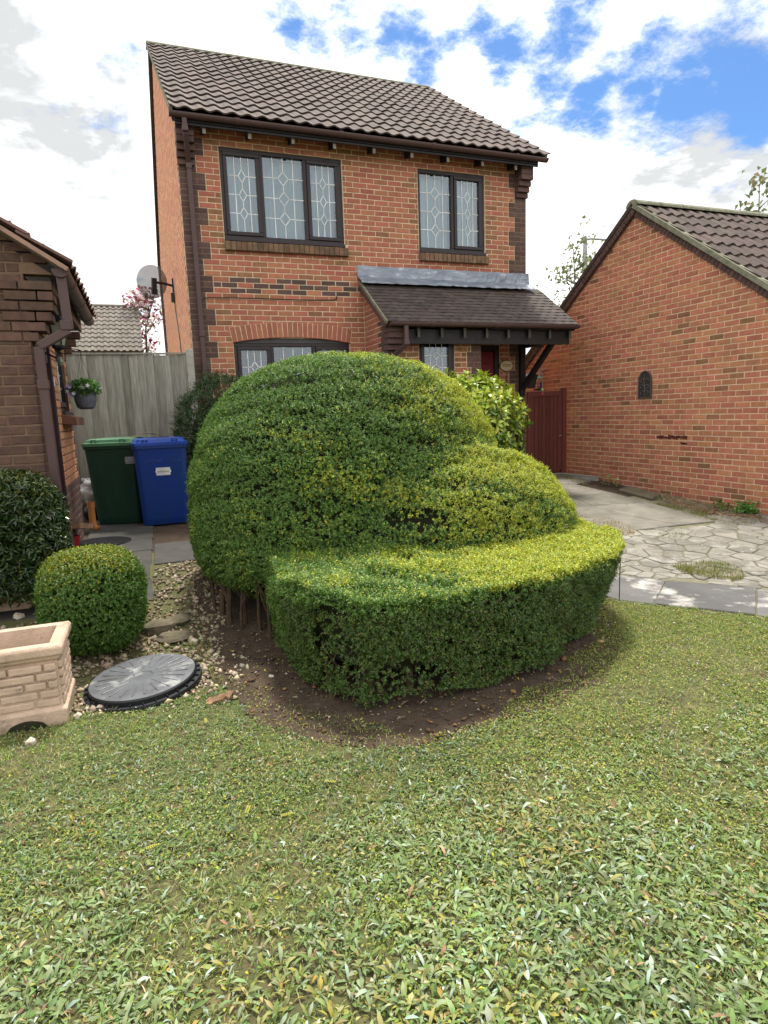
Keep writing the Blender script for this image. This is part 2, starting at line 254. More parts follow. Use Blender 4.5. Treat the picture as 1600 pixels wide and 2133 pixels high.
# ------------------------------------------------------------------ object helpers
def tag(o, label=None, cat=None, group=None, kind=None):
    if label: o['label'] = label
    if cat: o['category'] = cat
    if group: o['group'] = group
    if kind: o['kind'] = kind
    return o
def empty(name, loc, label, cat, group=None, rz=0.):
    o = bpy.data.objects.new(name, None); COL.objects.link(o); o.location = loc; o.rotation_euler = (0, 0, rz); o.empty_display_size = .1
    return tag(o, label, cat, group)
def wloc(o):
    v = Vector((0, 0, 0))
    while o is not None:
        v += Vector(o.location); o = o.parent
    return v
class MB:
    def __init__(s): s.v = []; s.f = []; s.m = []; s.r = []
    def face(s, pts, mi=0, r=0.):
        b = len(s.v); s.v.extend([tuple(p) for p in pts]); s.f.append(tuple(range(b, b+len(pts)))); s.m.append(mi); s.r.append(r)
    def mesh_(s, V, Fc, mi=0, r=0.):
        b = len(s.v); s.v.extend([tuple(p) for p in V])
        for f in Fc: s.f.append(tuple(b+i for i in f)); s.m.append(mi); s.r.append(r)
    def box(s, x0, x1, y0, y1, z0, z1, mi=0, r=0.):
        V = [(x, y, z) for z in (z0, z1) for y in (y0, y1) for x in (x0, x1)]
        s.mesh_(V, [(0, 2, 3, 1), (4, 5, 7, 6), (0, 1, 5, 4), (2, 6, 7, 3), (0, 4, 6, 2), (1, 3, 7, 5)], mi, r); return s
    def obox(s, c, ax, ay, az, mi=0, r=0.):
        """box by centre and three half-axis vectors"""
        c, ax, ay, az = map(Vector, (c, ax, ay, az))
        V = [c+ax*i+ay*j+az*k for k in (-1, 1) for j in (-1, 1) for i in (-1, 1)]
        s.mesh_(V, [(0, 2, 3, 1), (4, 5, 7, 6), (0, 1, 5, 4), (2, 6, 7, 3), (0, 4, 6, 2), (1, 3, 7, 5)], mi, r); return s
    def beam(s, a, b, w, h, up=(0, 0, 1), mi=0, r=0.):
        a, b = Vector(a), Vector(b); d = (b-a); L = d.length; d.normalize(); sx = d.cross(Vector(up)).normalized(); u = sx.cross(d)
        return s.obox((a+b)/2, d*L/2, sx*w/2, u*h/2, mi, r)
    def tube(s, pts, rad, n=8, mi=0, cap=True, r=0.):
        pts = [Vector(p) for p in pts]; rad = rad if isinstance(rad, (list, tuple)) else [rad]*len(pts); b = len(s.v); prev = None
        for i, p in enumerate(pts):
            d = (pts[min(i+1, len(pts)-1)]-pts[max(i-1, 0)]).normalized()
            if prev is None: prev = d.orthogonal().normalized()
            prev = (prev-d*prev.dot(d)).normalized(); q = d.cross(prev)
            for k in range(n): a = 2*PI*k/n; s.v.append(tuple(p+(prev*math.cos(a)+q*math.sin(a))*rad[i]))
        for i in range(len(pts)-1):
            for k in range(n): s.f.append((b+i*n+k, b+i*n+(k+1) % n, b+(i+1)*n+(k+1) % n, b+(i+1)*n+k)); s.m.append(mi); s.r.append(r)
        if cap:
            s.f.append(tuple(b+k for k in reversed(range(n)))); s.m.append(mi); s.r.append(r)
            e = b+(len(pts)-1)*n; s.f.append(tuple(e+k for k in range(n))); s.m.append(mi); s.r.append(r)
        return s
    def lathe(s, c, prof, n=24, mi=0, sq=None):
        """profile (radius, z) spun about the vertical through c"""
        b = len(s.v); cx, cy, cz = c
        for rr, z in prof:
            for k in range(n): a = 2*PI*k/n; s.v.append((cx+rr*math.cos(a), cy+rr*math.sin(a), cz+z))
        for i in range(len(prof)-1):
            for k in range(n): s.f.append((b+i*n+k, b+i*n+(k+1) % n, b+(i+1)*n+(k+1) % n, b+(i+1)*n+k)); s.m.append(mi); s.r.append(0.)
        return s
    def loft(s, rings, mi=0, cap=True):
        b = len(s.v); n = len(rings[0])
        for rg in rings: s.v.extend([tuple(p) for p in rg])
        for i in range(len(rings)-1):
            for k in range(n): s.f.append((b+i*n+k, b+i*n+(k+1) % n, b+(i+1)*n+(k+1) % n, b+(i+1)*n+k)); s.m.append(mi); s.r.append(0.)
        if cap:
            s.f.append(tuple(b+k for k in reversed(range(n)))); s.m.append(mi); s.r.append(0.)
            e = b+(len(rings)-1)*n; s.f.append(tuple(e+k for k in range(n))); s.m.append(mi); s.r.append(0.)
        return s
    def build(s, name, mats, parent=None, smooth=False, rnd=False, bevel=0., loc=None):
        o_ = wloc(parent) if parent else Vector((0, 0, 0))
        base = Vector(loc) if loc is not None else o_
        me = bpy.data.meshes.new(name); me.from_pydata([(x-base.x, y-base.y, z-base.z) for x, y, z in s.v], [], s.f)
        mats = mats if isinstance(mats, (list, tuple)) else [mats]
        for m in mats: me.materials.append(m)
        if len(mats) > 1: me.polygons.foreach_set('material_index', s.m)
        if smooth: me.polygons.foreach_set('use_smooth', [True]*len(s.f))
        if rnd:
            a = me.attributes.new('rnd', 'FLOAT', 'FACE'); a.data.foreach_set('value', s.r)
        me.update()
        o = bpy.data.objects.new(name, me); COL.objects.link(o)
        if parent: o.parent = parent
        o.location = base-o_
        if bevel:
            md = o.modifiers.new('edge', 'BEVEL'); md.width = bevel; md.segments = 2; md.limit_method = 'ANGLE'; md.angle_limit = .6
        return o
def inst(name, me, parent, loc, rot=(0, 0, 0), scale=(1, 1, 1), m=None):
    o = bpy.data.objects.new(name, me); COL.objects.link(o); o.parent = parent
    o.location = Vector(loc)-wloc(parent); o.rotation_euler = rot; o.scale = scale
    return o
def npmesh(name, V, nper, mats, Col=None, parent=None, loc=None, faces=None, smooth=False):
    """many equal small pieces: V (N, nper, 3) points and one face pattern per piece, colour Col (N, 3)"""
    o_ = wloc(parent) if parent else Vector((0, 0, 0)); base = np.array(loc if loc is not None else o_)
    Npc = len(V); me = bpy.data.meshes.new(name); Vf = (V.reshape(-1, 3)-base).astype(np.float32)
    me.vertices.add(len(Vf)); me.vertices.foreach_set('co', Vf.ravel())
    pat = np.array([i for f in faces for i in f]); cnt = np.array([len(f) for f in faces])
    li = (np.arange(Npc)[:, None]*nper+pat[None]).ravel().astype(np.int32)
    tot = np.tile(cnt, Npc).astype(np.int32); st = np.concatenate([[0], np.cumsum(tot)[:-1]]).astype(np.int32)
    me.loops.add(len(li)); me.loops.foreach_set('vertex_index', li)
    me.polygons.add(len(tot)); me.polygons.foreach_set('loop_start', st)
    if Col is not None:
        a = me.color_attributes.new('Col', 'FLOAT_COLOR', 'POINT')
        C4 = np.ones((Npc, nper, 4), np.float32); C4[:, :, :3] = Col[:, None, :] if Col.ndim == 2 else Col; a.data.foreach_set('color', C4.ravel())
    me.materials.append(mats)
    me.update(calc_edges=True)
    if smooth: me.polygons.foreach_set('use_smooth', np.ones(len(tot), bool))
    o = bpy.data.objects.new(name, me); COL.objects.link(o)
    if parent: o.parent = parent
    o.location = Vector(base)-o_
    return o

# ------------------------------------------------------------------ brickwork
BK = dict(red=RED, tan=RED2, orange=GRED, pale=ORED, dark=DARK, brown=BROWN, sill=SILLB, flank=FLNK)
KEYS = list(BK)
def brick_shape(seed, L, H, D=.05, ch=.004):
    """a brick face: uneven front with worn edges, centred on its front face"""
    r = random.Random(seed); j = lambda a: r.uniform(-a, a)
    fr = [(sx*(L/2-ch)+j(.0022), j(.0012), sz*(H/2-ch)+j(.0022)) for sx, sz in ((-1, -1), (1, -1), (1, 1), (-1, 1))]
    ed = [(sx*L/2+j(.0018), ch, sz*H/2+j(.0018)) for sx, sz in ((-1, -1), (1, -1), (1, 1), (-1, 1))]
    bk = [(x, D, z) for x, y, z in ed]
    F = [(0, 1, 2, 3)]+[(4+i, 4+(i+1) % 4, (i+1) % 4, i) for i in range(4)]+[(8+i, 8+(i+1) % 4, 4+(i+1) % 4, 4+i) for i in range(4)]
    return fr+ed+bk, F
BMESH = {}
def brick_mesh(kind, seed):
    k = (kind, seed % 4)
    if k not in BMESH:
        V, Fc = brick_shape(seed % 4, .215, .065); me = bpy.data.meshes.new('brick'); me.from_pydata(V, [], Fc); me.materials.append(BK[kind]); me.update(); BMESH[k] = me
    return BMESH[k]
def lay(lst, O, U, rows, zones, off, holes, vis=lambda p: True, h=.075):
    """list the bricks of a wall: O is u=0 of course 0, U the direction along the wall"""
    O, U = Vector(O), Vector(U); ang = math.atan2(U.y, U.x)
    for k in rows:
        zc = (k+.5)*h
        hs = holes(k)
        for ua, ub, pick in zones(k):
            segs = [(ua, ub)]
            for ha, hb in hs:
                ns = []
                for a, b in segs:
                    if hb <= a or ha >= b: ns.append((a, b)); continue
                    if ha > a: ns.append((a, ha))
                    if hb < b: ns.append((hb, b))
                segs = ns
            for a, b in segs:
                if b-a < .03: continue
                o = off(k); i0 = math.ceil((a+.045-o)/.225); cuts = [a]; i = i0
                while o+.225*i < b-.045: cuts.append(o+.225*i); i += 1
                cuts.append(b)
                for c0, c1 in zip(cuts, cuts[1:]):
                    ln = c1-c0-.013
                    if ln < .015: continue
                    uc = (c0+c1)/2; p = O+U*uc+Vector((0, 0, zc))
                    lst.append(dict(p=p, a=ang, l=ln, h=h-.013, k=pick(uc, k), v=vis(p)))
def finish_bricks(lst, root, budget, rest_name='brickwork'):
    for b in lst:
        d = depth_px(b['p']); b['s'] = (b['l']*b['h']/max(d, .5)**2) if (b['v'] and d > 0) else 0
    order = sorted(lst, key=lambda b: -b['s']); ind, rest = order[:budget], order[budget:]
    for i, b in enumerate(ind):
        s = i*7+3; j = random.uniform
        ob = inst('brick', brick_mesh(b['k'], s), root, b['p']+Vector((0, 0, j(-.0015, .0015))), (j(-.006, .006), j(-.007, .007), b['a']+j(-.006, .006)), (b['l']/.215, 1, b['h']/.065))
    if rest:
        used = sorted({b['k'] for b in rest}, key=KEYS.index); mi = {k: i for i, k in enumerate(used)}; mb = MB()
        shapes = [brick_shape(i, .215, .065) for i in range(4)]
        for i, b in enumerate(rest):
            V, Fc = shapes[i % 4]; c, s_ = math.cos(b['a']), math.sin(b['a']); q = b['p']; sx = b['l']/.215; sz = b['h']/.065; jz = random.uniform(-.0015, .0015); jd = random.uniform(-.0012, .0012); tl = random.uniform(-.006, .006)
            mb.mesh_([(q.x+c*x*sx-s_*(y+jd), q.y+s_*x*sx+c*(y+jd), q.z+z*sz+jz+tl*x) for x, y, z in V], Fc, mi[b['k']], random.random())
        o = mb.build(rest_name, [BK[k] for k in used], root, rnd=True); o['kind'] = 'stuff'
def wallcore(mb, O, U, u0, u1, z0, z1, holes, t=.1, d=.006):
    """mortar-coloured wall with rectangular openings, its face d behind the brick faces"""
    O, U = Vector(O), Vector(U); inw = Vector((-U.y, U.x, 0))
    us = sorted({u0, u1, *[h[0] for h in holes], *[h[1] for h in holes]}); us = [u for u in us if u0 <= u <= u1]
    for a, b in zip(us, us[1:]):
        zs = [(z0, z1)]
        for ha, hb, hz0, hz1 in holes:
            if ha < (a+b)/2 < hb:
                n = []
                for p, q in zs:
                    if hz1 <= p or hz0 >= q: n.append((p, q)); continue
                    if hz0 > p: n.append((p, hz0))
                    if hz1 < q: n.append((hz1, q))
                zs = n
        for p, q in zs:
            if q-p > .001: mb.obox(O+U*(a+b)/2+inw*(d+t/2)+Vector((0, 0, (p+q)/2)), U*(b-a)/2, inw*t/2, (0, 0, (q-p)/2))
def prism(mb, O, U, poly, d0, d1, mi=0):
    """outline (u, z) on a wall given thickness from depth d0 to d1 (negative = proud)"""
    O, U = Vector(O), Vector(U); inw = Vector((-U.y, U.x, 0))
    A = [O+U*u+inw*d0+Vector((0, 0, z)) for u, z in poly]; B = [O+U*u+inw*d1+Vector((0, 0, z)) for u, z in poly]; n = len(poly)
    mb.mesh_(A+B, [tuple(range(n)), tuple(range(2*n-1, n-1, -1))]+[(i, i+n, (i+1) % n+n, (i+1) % n) for i in range(n)], mi)

# ------------------------------------------------------------------ tiles
def pantile_mesh(name, Wd, L, amp, m, seed=0, n=8, thick=.018, ph=0., waves=1):
    V, Fc = [], []; r = random.Random(seed)
    xs = [Wd*i/n*1.03 for i in range(n+1)]
    hh = [amp*math.cos(2*PI*waves*x/Wd+ph) for x in xs]
    e = r.uniform(-.004, .004)
    for y, up in ((0+e, .028), (L, 0.0)):
        for x, h in zip(xs, hh): V.append((x, y, h+up+r.uniform(-.001, .001)))
    for x, h in zip(xs, hh): V.append((x, e, h+.028-thick*1.05))
    k = n+1
    for i in range(n): Fc.append((i, i+1, k+i+1, k+i)); Fc.append((2*k+i, 2*k+i+1, i+1, i))
    V += [(xs[0], L, hh[0]-thick), (xs[n], L, hh[n]-thick)]; a, b = len(V)-2, len(V)-1
    Fc += [(2*k, 0, k, a), (n, 2*k+n, b, 2*k-1)]
    me = bpy.data.meshes.new(name); me.from_pydata(V, [], Fc); me.materials.append(m); me.update(); return me
def tile_roof(root, roof, O, rz, th, cols, rows, Wd, gauge, amp, m, budget, name='tile', keep=lambda c, r: True, rev=False, waves=1):
    """courses of wavy tiles up a slope: O is the eaves corner, rz the heading of the eaves, th the pitch"""
    ms = [pantile_mesh('tile', Wd, gauge+.06, amp, m, s, waves=waves, n=8*waves) for s in range(3)]
    M = Matrix.Rotation(rz, 4, 'Z') @ Matrix.Rotation(th, 4, 'X'); eul = M.to_euler(); items = []
    for r in range(rows):
        for c in range(cols):
            if not keep(c, r): continue
            p = Vector(O)+M.to_3x3() @ Vector((c*Wd, r*gauge, 0)); items.append((Wd*gauge/depth_px(p)**2, p, (r*13+c*7) % 3))
    items.sort(key=lambda t: -t[0]); 
    for s, p, v in items[:budget]:
        j = random.uniform; inst(name, ms[v], roof, p, (eul.x+j(-.008, .008), eul.y+j(-.006, .006), eul.z+j(-.004, .004)))
    if items[budget:]:
        mb = MB()
        for s, p, v in items[budget:]:
            rr = random.random(); R3 = M.to_3x3(); me = ms[v]
            mb.mesh_([p+R3 @ x.co for x in me.vertices], [tuple(q.vertices) for q in me.polygons], 0, rr)
        o = mb.build('tile_courses', m, roof, rnd=True); o['kind'] = 'stuff'

# ------------------------------------------------------------------ windows
def strip(mb, O, U, p, q, w, d0, d1):
    """bar between two points (u, z) of a wall"""
    O, U = Vector(O), Vector(U); inw = Vector((-U.y, U.x, 0)); a = O+U*p[0]+Vector((0, 0, p[1])); b = O+U*q[0]+Vector((0, 0, q[1])); dd = (b-a); L = dd.length
    if L < 1e-4: return
    dd.normalize(); sd = dd.cross(inw); mb.obox((a+b)/2+inw*(d0+d1)/2, dd*(L/2+w*.3), sd*w/2, inw*(d1-d0)/2)
def leading(O, U, a, b, z0, z1, d, rows=3, w=.010):
    mb = MB(); H = z1-z0; Wd = b-a; c = (a+b)/2; hw = .13*Wd; hh = .085*H; S = lambda p, q: strip(mb, O, U, p, q, w, d-.004, d+.001)
    S((a+.25*Wd, z0), (a+.25*Wd, z1)); S((a+.75*Wd, z0), (a+.75*Wd, z1))
    zs = [z0+H*(i+1)/(rows+1) for i in range(rows)]; prev = z0
    for z in zs:
        S((c, prev), (c, z-hh)); prev = z+hh
        S((c, z-hh), (c+hw, z)); S((c+hw, z), (c, z+hh)); S((c, z+hh), (c-hw, z)); S((c-hw, z), (c, z-hh))
        S((a, z), (c-hw, z)); S((c+hw, z), (b, z))
    S((c, prev), (c, z1)); return mb
def window(root, O, U, x0, x1, z0, z1, lights, d=.035, fw=.05, curtain=True, rows=3, cill=True):
    """outer frame with mullions > for each light: sash (opening ones), pane, leading, curtain"""
    O, U = Vector(O), Vector(U); inw = Vector((-U.y, U.x, 0)); Z = lambda z: Vector((0, 0, z))
    mb = MB()
    def bar(m, a, b, p, q, d0, d1): m.obox(O+U*(a+b)/2+inw*(d0+d1)/2+Z((p+q)/2), U*(b-a)/2, inw*(d1-d0)/2, (0, 0, (q-p)/2))
    bar(mb, x0, x1, z1-fw, z1, d, d+.07); bar(mb, x0, x1, z0, z0+fw, d, d+.07)
    xs = [x0]+[l[1] for l in lights[:-1]]+[x1]
    bar(mb, x0, x0+fw, z0+fw, z1-fw, d, d+.07); bar(mb, x1-fw, x1, z0+fw, z1-fw, d, d+.07)
    for l in lights[:-1]: bar(mb, l[1]-fw/2, l[1]+fw/2, z0+fw, z1-fw, d+.001, d+.07)
    if cill:
        O2 = O; mb.obox(O+U*(x0+x1)/2+inw*(d-.02)+Z(z0-.022), U*(x1-x0)/2, inw*.05, (0, 0, .022))
    fr = mb.build('window', BROWNP, root, bevel=.006)
    for i, (a, b, opens) in enumerate(lights):
        a += fw if i == 0 else fw/2; b -= fw if i == len(lights)-1 else fw/2; p, q = z0+fw, z1-fw; dp = d+.035
        if opens:
            s = MB(); w = .052; dd = d-.018
            bar(s, a, b, q-w, q, dd, d+.05); bar(s, a, b, p, p+w, dd, d+.05); bar(s, a, a+w, p+w, q-w, dd, d+.05); bar(s, b-w, b, p+w, q-w, dd, d+.05)
            s.build('sash', BROWNP, fr, bevel=.007); a += w; b -= w; p += w; q -= w; dp = d+.012
        gm = MB(); bar(gm, a, b, p, q, dp, dp+.006); gm.build('pane', GLASS, fr)
        leading(O, U, a, b, p, q, dp-.0005, rows).build('leading', LEADC, fr)
        if curtain:
            cm = MB(); n = 26
            A = [O+U*(a-.02+(b-a+.04)*k/n)+inw*(dp+.16+.012*math.sin(k*1.9+i)) for k in range(n+1)]
            for k in range(n): cm.face([A[k]+Z(p), A[k+1]+Z(p), A[k+1]+Z(q), A[k]+Z(q)])
            cm.build('curtain', CURT, fr)
    return fr

# ------------------------------------------------------------------ the two-storey house
house = empty('brick_house', (2.75, 4.0, .3), 'two-storey red brick house with leaded windows, dark tiled roof and tiled porch canopy', 'house')
HO, HU = (0, 0, 3.3), (1, 0, 0); HW = 5.51
pk = lambda r, t=.0, d=.0: (lambda u, k: random.choices(['red', 'tan', 'dark'], [1-t-d, t, d])[0])
dk = lambda u, k: 'dark'
hb = []
W1, W2 = (.551, 2.321), (3.549, 4.729); GW = (.57, 2.33)
AXC, AR = 1.45, 5.1                                    # arch: centre and radius of the soffit
def arch_z(u, up=0.): return 2.69-AR+math.sqrt(max(0, (AR)**2-(u-AXC)**2))+up
def fz(k):
    lo, hi = ((.349, 5.173) if (k//3) % 2 == 0 else (.236, 5.285))
    def mid(u, k):
        if 0 <= k <= 2 and u < 2.62:
            n = (u-.574)/.225
            if k in (0, 2): return 'red' if math.floor(n) % 3 == 2 else 'dark'
            return 'red' if math.floor(n-.5) % 3 == 0 else 'dark'
        edge = min(abs(u-W1[0]), abs(u-W1[1]), abs(u-W2[0]), abs(u-W2[1])) < .13
        t = .5 if (edge and k > 9) else (.28 if u < .6 and k < 0 else .05)
        return 'tan' if random.random() < t else 'red'
    return [(0, lo, dk), (lo, hi, mid), (hi, HW, dk)]
def fh(k):
    h = []
    if 10 <= k < 26: h += [(W1[0]-.004, W1[1]+.004), (W2[0]-.004, W2[1]+.004)]
    if k in (8, 9): h += [(W1[0]-.004, W1[1]+.045), (W2[0]-.004, W2[1]+.045)]
    zc = 3.3+(k+.5)*.075
    if 1.44 < zc < 2.60: h.append(GW)
    if zc < 2.95:
        # clear of the arch ring
        us = [u/100 for u in range(40, 252) if 2.58 < zc and zc < arch_z(u/100, .190) and (.56 < u/100 < 2.34)]
        if us: h.append((min(us), max(us)))
    if zc < 3.28: h.append((2.587, 4.2))
    if zc < 2.60: h.append((4.2, 4.985))
    return h
lay(hb, HO, HU, range(-40, 29), fz, lambda k: .574 if k % 2 == 0 else .574+.1125, fh, vis=lambda p: p.z > 2.15)
core = MB()
HOL = [(W1[0], W1[1], .75, 1.95), (W2[0], W2[1], .75, 1.95), (GW[0], GW[1], -1.9, -.62), (4.2, 4.985, -3.2, -.70)]
wallcore(core, HO, HU, 0, HW, -3.2, 2.18, HOL)
# flank walls, back, floors inside
qm = MB(); qm2 = MB()
for k0 in range(-42, 29, 3):
    za, zb = 3.3+.075*k0, min(5.48, 3.3+.075*(k0+3)); wd = .349 if (k0//3) % 2 == 0 else .236
    for q_, a, b in ((qm, .001, wd-.004), (qm2, HW-wd+.016, HW-.001)): q_.box(a, b, .0035, .05, za, zb)
qm.build('quoin_mortar', MORTD, house); qm2.build('quoin_mortar', MORTD, house)

core.box(.006, .12, .106, 8.1, .1, 5.5); core.box(HW-.12, HW-.006, .106, 8.1, .1, 5.5); core.box(.12, HW-.12, 8.0, 8.1, .1, 5.5)
for xx in (.006, HW-.1): core.mesh_([(xx, -.0+.006, 5.48), (xx, 8.1, 5.48), (xx, 4.1, 8.32), (xx+.094, .006, 5.48), (xx+.094, 8.1, 5.48), (xx+.094, 4.1, 8.32)], [(0, 1, 2), (5, 4, 3), (0, 2, 5, 3), (2, 1, 4, 5)])
core.build('wall', MORT, house)
im = MB(); im.box(.12, HW-.12, 3.0, 3.05, .1, 5.4); im.box(.12, HW-.12, .11, 3.0, 2.85, 2.95); im.box(.12, HW-.12, .11, 3.0, 5.30, 5.38); im.box(2.9, 3.0, .11, 3.0, .1, 5.3)
im.build('inner_wall', ROOMD, house)
# flank brickwork seen at a glancing angle
sb = []
lay(sb, (0, 8.1, 3.3), (0, -1, 0), range(-42, 67), lambda k: [(max(0, ((k+.5)*.075+3.3-5.45)/.70), 8.1-max(.11 if k % 2 else .22, ((k+.5)*.075+3.3-5.45)/.70), lambda u, k: 'pale')]+([(8.1-(.11 if k % 2 else .22), 8.1, dk)] if k < 28 else []), lambda k: .05 if k % 2 else .1625, lambda k: [], vis=lambda p: False)
lay(sb, (HW, 0, 3.3), (0, 1, 0), range(-42, 28), lambda k: [(0, 1.6, lambda u, k: 'red')], lambda k: .05 if k % 2 else .1625, lambda k: [], vis=lambda p: False)
finish_bricks(sb, house, 0, 'flank_brickwork')

# windows of the front
window(house, HO, HU, W1[0], W1[1], .75, 1.95, [(W1[0], 1.13, True), (1.13, 1.765, False), (1.765, W1[1], True)])
window(house, HO, HU, W2[0], W2[1], .75, 1.95, [(W2[0], 4.16, False), (4.16, W2[1], True)])
window(house, HO, HU, GW[0], GW[1], -1.85, -.69, [(GW[0], 1.13, True), (1.13, 1.77, False), (1.77, GW[1], True)], curtain=False)
pm = MB(); n = 16
pts = [(GW[0]+(GW[1]-GW[0])*i/n, arch_z(GW[0]+(GW[1]-GW[0])*i/n, .015)-3.3) for i in range(n+1)]
prism(pm, HO, HU, [(GW[1], -.69), *reversed(pts), (GW[0], -.69)][::-1], .03, .09); pm.build('window_head', mat('head_panel', (.075, .07, .07), rough=.6), house)
# brick sills
def brick_sill(x0, x1, zt, Y=0.):
    s = MB(); s.mesh_([(x0, Y-.045, zt-.15), (x1, Y-.045, zt-.15), (x1, Y+.05, zt-.15), (x0, Y+.05, zt-.15), (x0, Y-.05, zt-.035), (x1, Y-.05, zt-.035), (x1, Y+.05, zt-.004), (x0, Y+.05, zt-.004)], [(0, 3, 2, 1), (4, 5, 6, 7), (0, 1, 5, 4), (1, 2, 6, 5), (2, 3, 7, 6), (3, 0, 4, 7)])
    so_ = s.build('window_sill', MORTD, house); n = round((x1-x0)/.0752); me = bpy.data.meshes.new('brick'); w = .033; j = random.uniform
    V = [(-w, -.058, -.115), (w, -.058, -.115), (w, .04, -.115), (-w, .04, -.115), (-w, -.058, .0), (w, -.058, .0), (w, .04, .032), (-w, .04, .032), (-w+.005, -.062, -.11), (w-.005, -.062, -.11), (w-.005, -.062, -.006), (-w+.005, -.062, -.006)]
    me.from_pydata(V, [], [(0, 3, 2, 1), (4, 5, 6, 7), (1, 2, 6, 5), (3, 0, 4, 7), (8, 9, 10, 11), (0, 1, 9, 8), (1, 5, 10, 9), (5, 4, 11, 10), (4, 0, 8, 11)]); me.materials.append(SILLB)
    for i in range(n): inst('brick', me, so_, (x0+(i+.5)*(x1-x0)/n, Y+j(-.003, .003), zt-.032+j(-.003, .003)), (0, 0, 0), (j(.97, 1.03), 1, 1))
brick_sill(W1[0]-.005, W1[1]+.04, 4.026); brick_sill(W2[0]-.005, W2[1]+.04, 4.026)
# arch of standing bricks
am = MB(); ring = [(u, arch_z(u, .012)-3.3) for u in [.555+i*1.79/14 for i in range(15)]]; top = [(u+(u-AXC)*.042, arch_z(u, .215)-3.3) for u, z in ring]
prism(am, HO, HU, ring+top[::-1], -.004, .07); arch = am.build('window_arch', MORT, house)
n = 24
for i in range(n):
    a = -.1755+.351*(i+.5)/n; rm = AR+.1075; p = Vector((AXC+rm*math.sin(a), -.009, 2.69-AR+rm*math.cos(a)))
    if random.random() < 1: inst('brick', brick_mesh('red', i), arch, p, (0, PI/2+a, 0), (1, 1, 1.0))
# eaves: rafter feet, gutter, downpipe, corbels
TH = math.atan2(8.5-5.50, 4.1+.33)
fm = MB(); fm.box(-.02, HW+.05, -.27, -.245, 5.36, 5.50); fm.build('fascia', BLACKW, house)
sf = MB(); sf.obox((HW/2, -.12, 5.49), (HW/2+.05, 0, 0), (0, .15, .10), (0, 0, .006)); sf.build('soffit', BLACKW, house)
for i in range(9):
    x = .35+.602*i; r_ = MB(); r_.mesh_([(x-.022, -.235, 5.29), (x+.022, -.235, 5.29), (x+.022, -.235, 5.40), (x-.022, -.235, 5.40), (x-.022, .0, 5.36), (x+.022, .0, 5.36), (x+.022, .0, 5.5), (x-.022, .0, 5.5)], [(0, 1, 2, 3), (0, 4, 5, 1), (1, 5, 6, 2), (3, 2, 6, 7), (0, 3, 7, 4)], 0)
    r_.f and r_.m.__setitem__(0, 1)
    r_.build('rafter_foot', [BLACKW, RAFT], house)
def gutter(root, a, b, r=.056, joints=3, name='gutter'):
    """half-round gutter between two points with union brackets"""
    a, b = Vector(a), Vector(b); d = (b-a).normalized(); s = d.cross(Vector((0, 0, 1))); g_ = MB(); n = 10
    def ring(p, rr, t0=0., t1=PI): return [p+s*(rr*math.cos(t0+(t1-t0)*k/n))+Vector((0, 0, -rr*math.sin(t0+(t1-t0)*k/n))) for k in range(n+1)]
    ra, rb, ia, ib = ring(a, r), ring(b, r), ring(a, r-.005), ring(b, r-.005)
    for k in range(n):
        g_.face([ra[k+1], ra[k], rb[k], rb[k+1]]); g_.face([ia[k], ia[k+1], ib[k+1], ib[k]])
    for e0, p in ((ra, a), (rb, b)): g_.face(e0)
    g_.face([ra[0], ia[0], ib[0], rb[0]]); g_.face([rb[-1], ib[-1], ia[-1], ra[-1]])
    o = g_.build(name, PLUM, root, smooth=False)
    for i in range(joints):
        c = a+(b-a)*((i+.6)/joints); u = MB(); q0, q1 = ring(c-d*.03, r+.006, -.1, PI+.1), ring(c+d*.03, r+.006, -.1, PI+.1)
        for k in range(n): u.face([q0[k+1], q0[k], q1[k], q1[k+1]])
        u.face(q0); u.face(q1[::-1]); u.build('gutter_union', PLUM, o)
    return o
gutter(house, (-.09, -.31, 5.475), (5.70, -.31, 5.475), joints=4)
def pipe_sq(root, pts, w=.065, name='downpipe', collars=()):
    m = MB()
    for p, q in zip(pts, pts[1:]): m.beam(p, q, w, w*.95, up=(0, 1, 0) if abs((Vector(q)-Vector(p)).normalized().y) < .8 else (1, 0, 0))
    o = m.build(name, PLUM, root, bevel=.008)
    for c in collars:
        k = MB(); k.obox(c, (w/2+.007, 0, 0), (0, w/2+.007, 0), (0, 0, .035)); k.build('pipe_collar', PLUM, o, bevel=.005)
    return o
pipe_sq(house, [(.10, -.30, 5.44), (.10, -.30, 5.26), (.135, -.05, 4.98), (.135, -.05, .35)], .062, collars=[(.135, -.05, 4.93), (.135, -.05, 2.72), (.10, -.30, 5.30)])
for x0, x1 in ((-.01, .215), (5.30, HW+.01)):
    for i, (dp, z0, z1) in enumerate([(.045, 4.95, 5.022), (.09, 5.028, 5.10), (.135, 5.106, 5.18), (.20, 5.186, 5.26), (.20, 5.266, 5.335), (.20, 5.341, 5.41)]):
        c = MB(); c.box(x0, x1, -dp, .0, z0, z1); c.build('corbel_brick', DARK, house, bevel=.004)
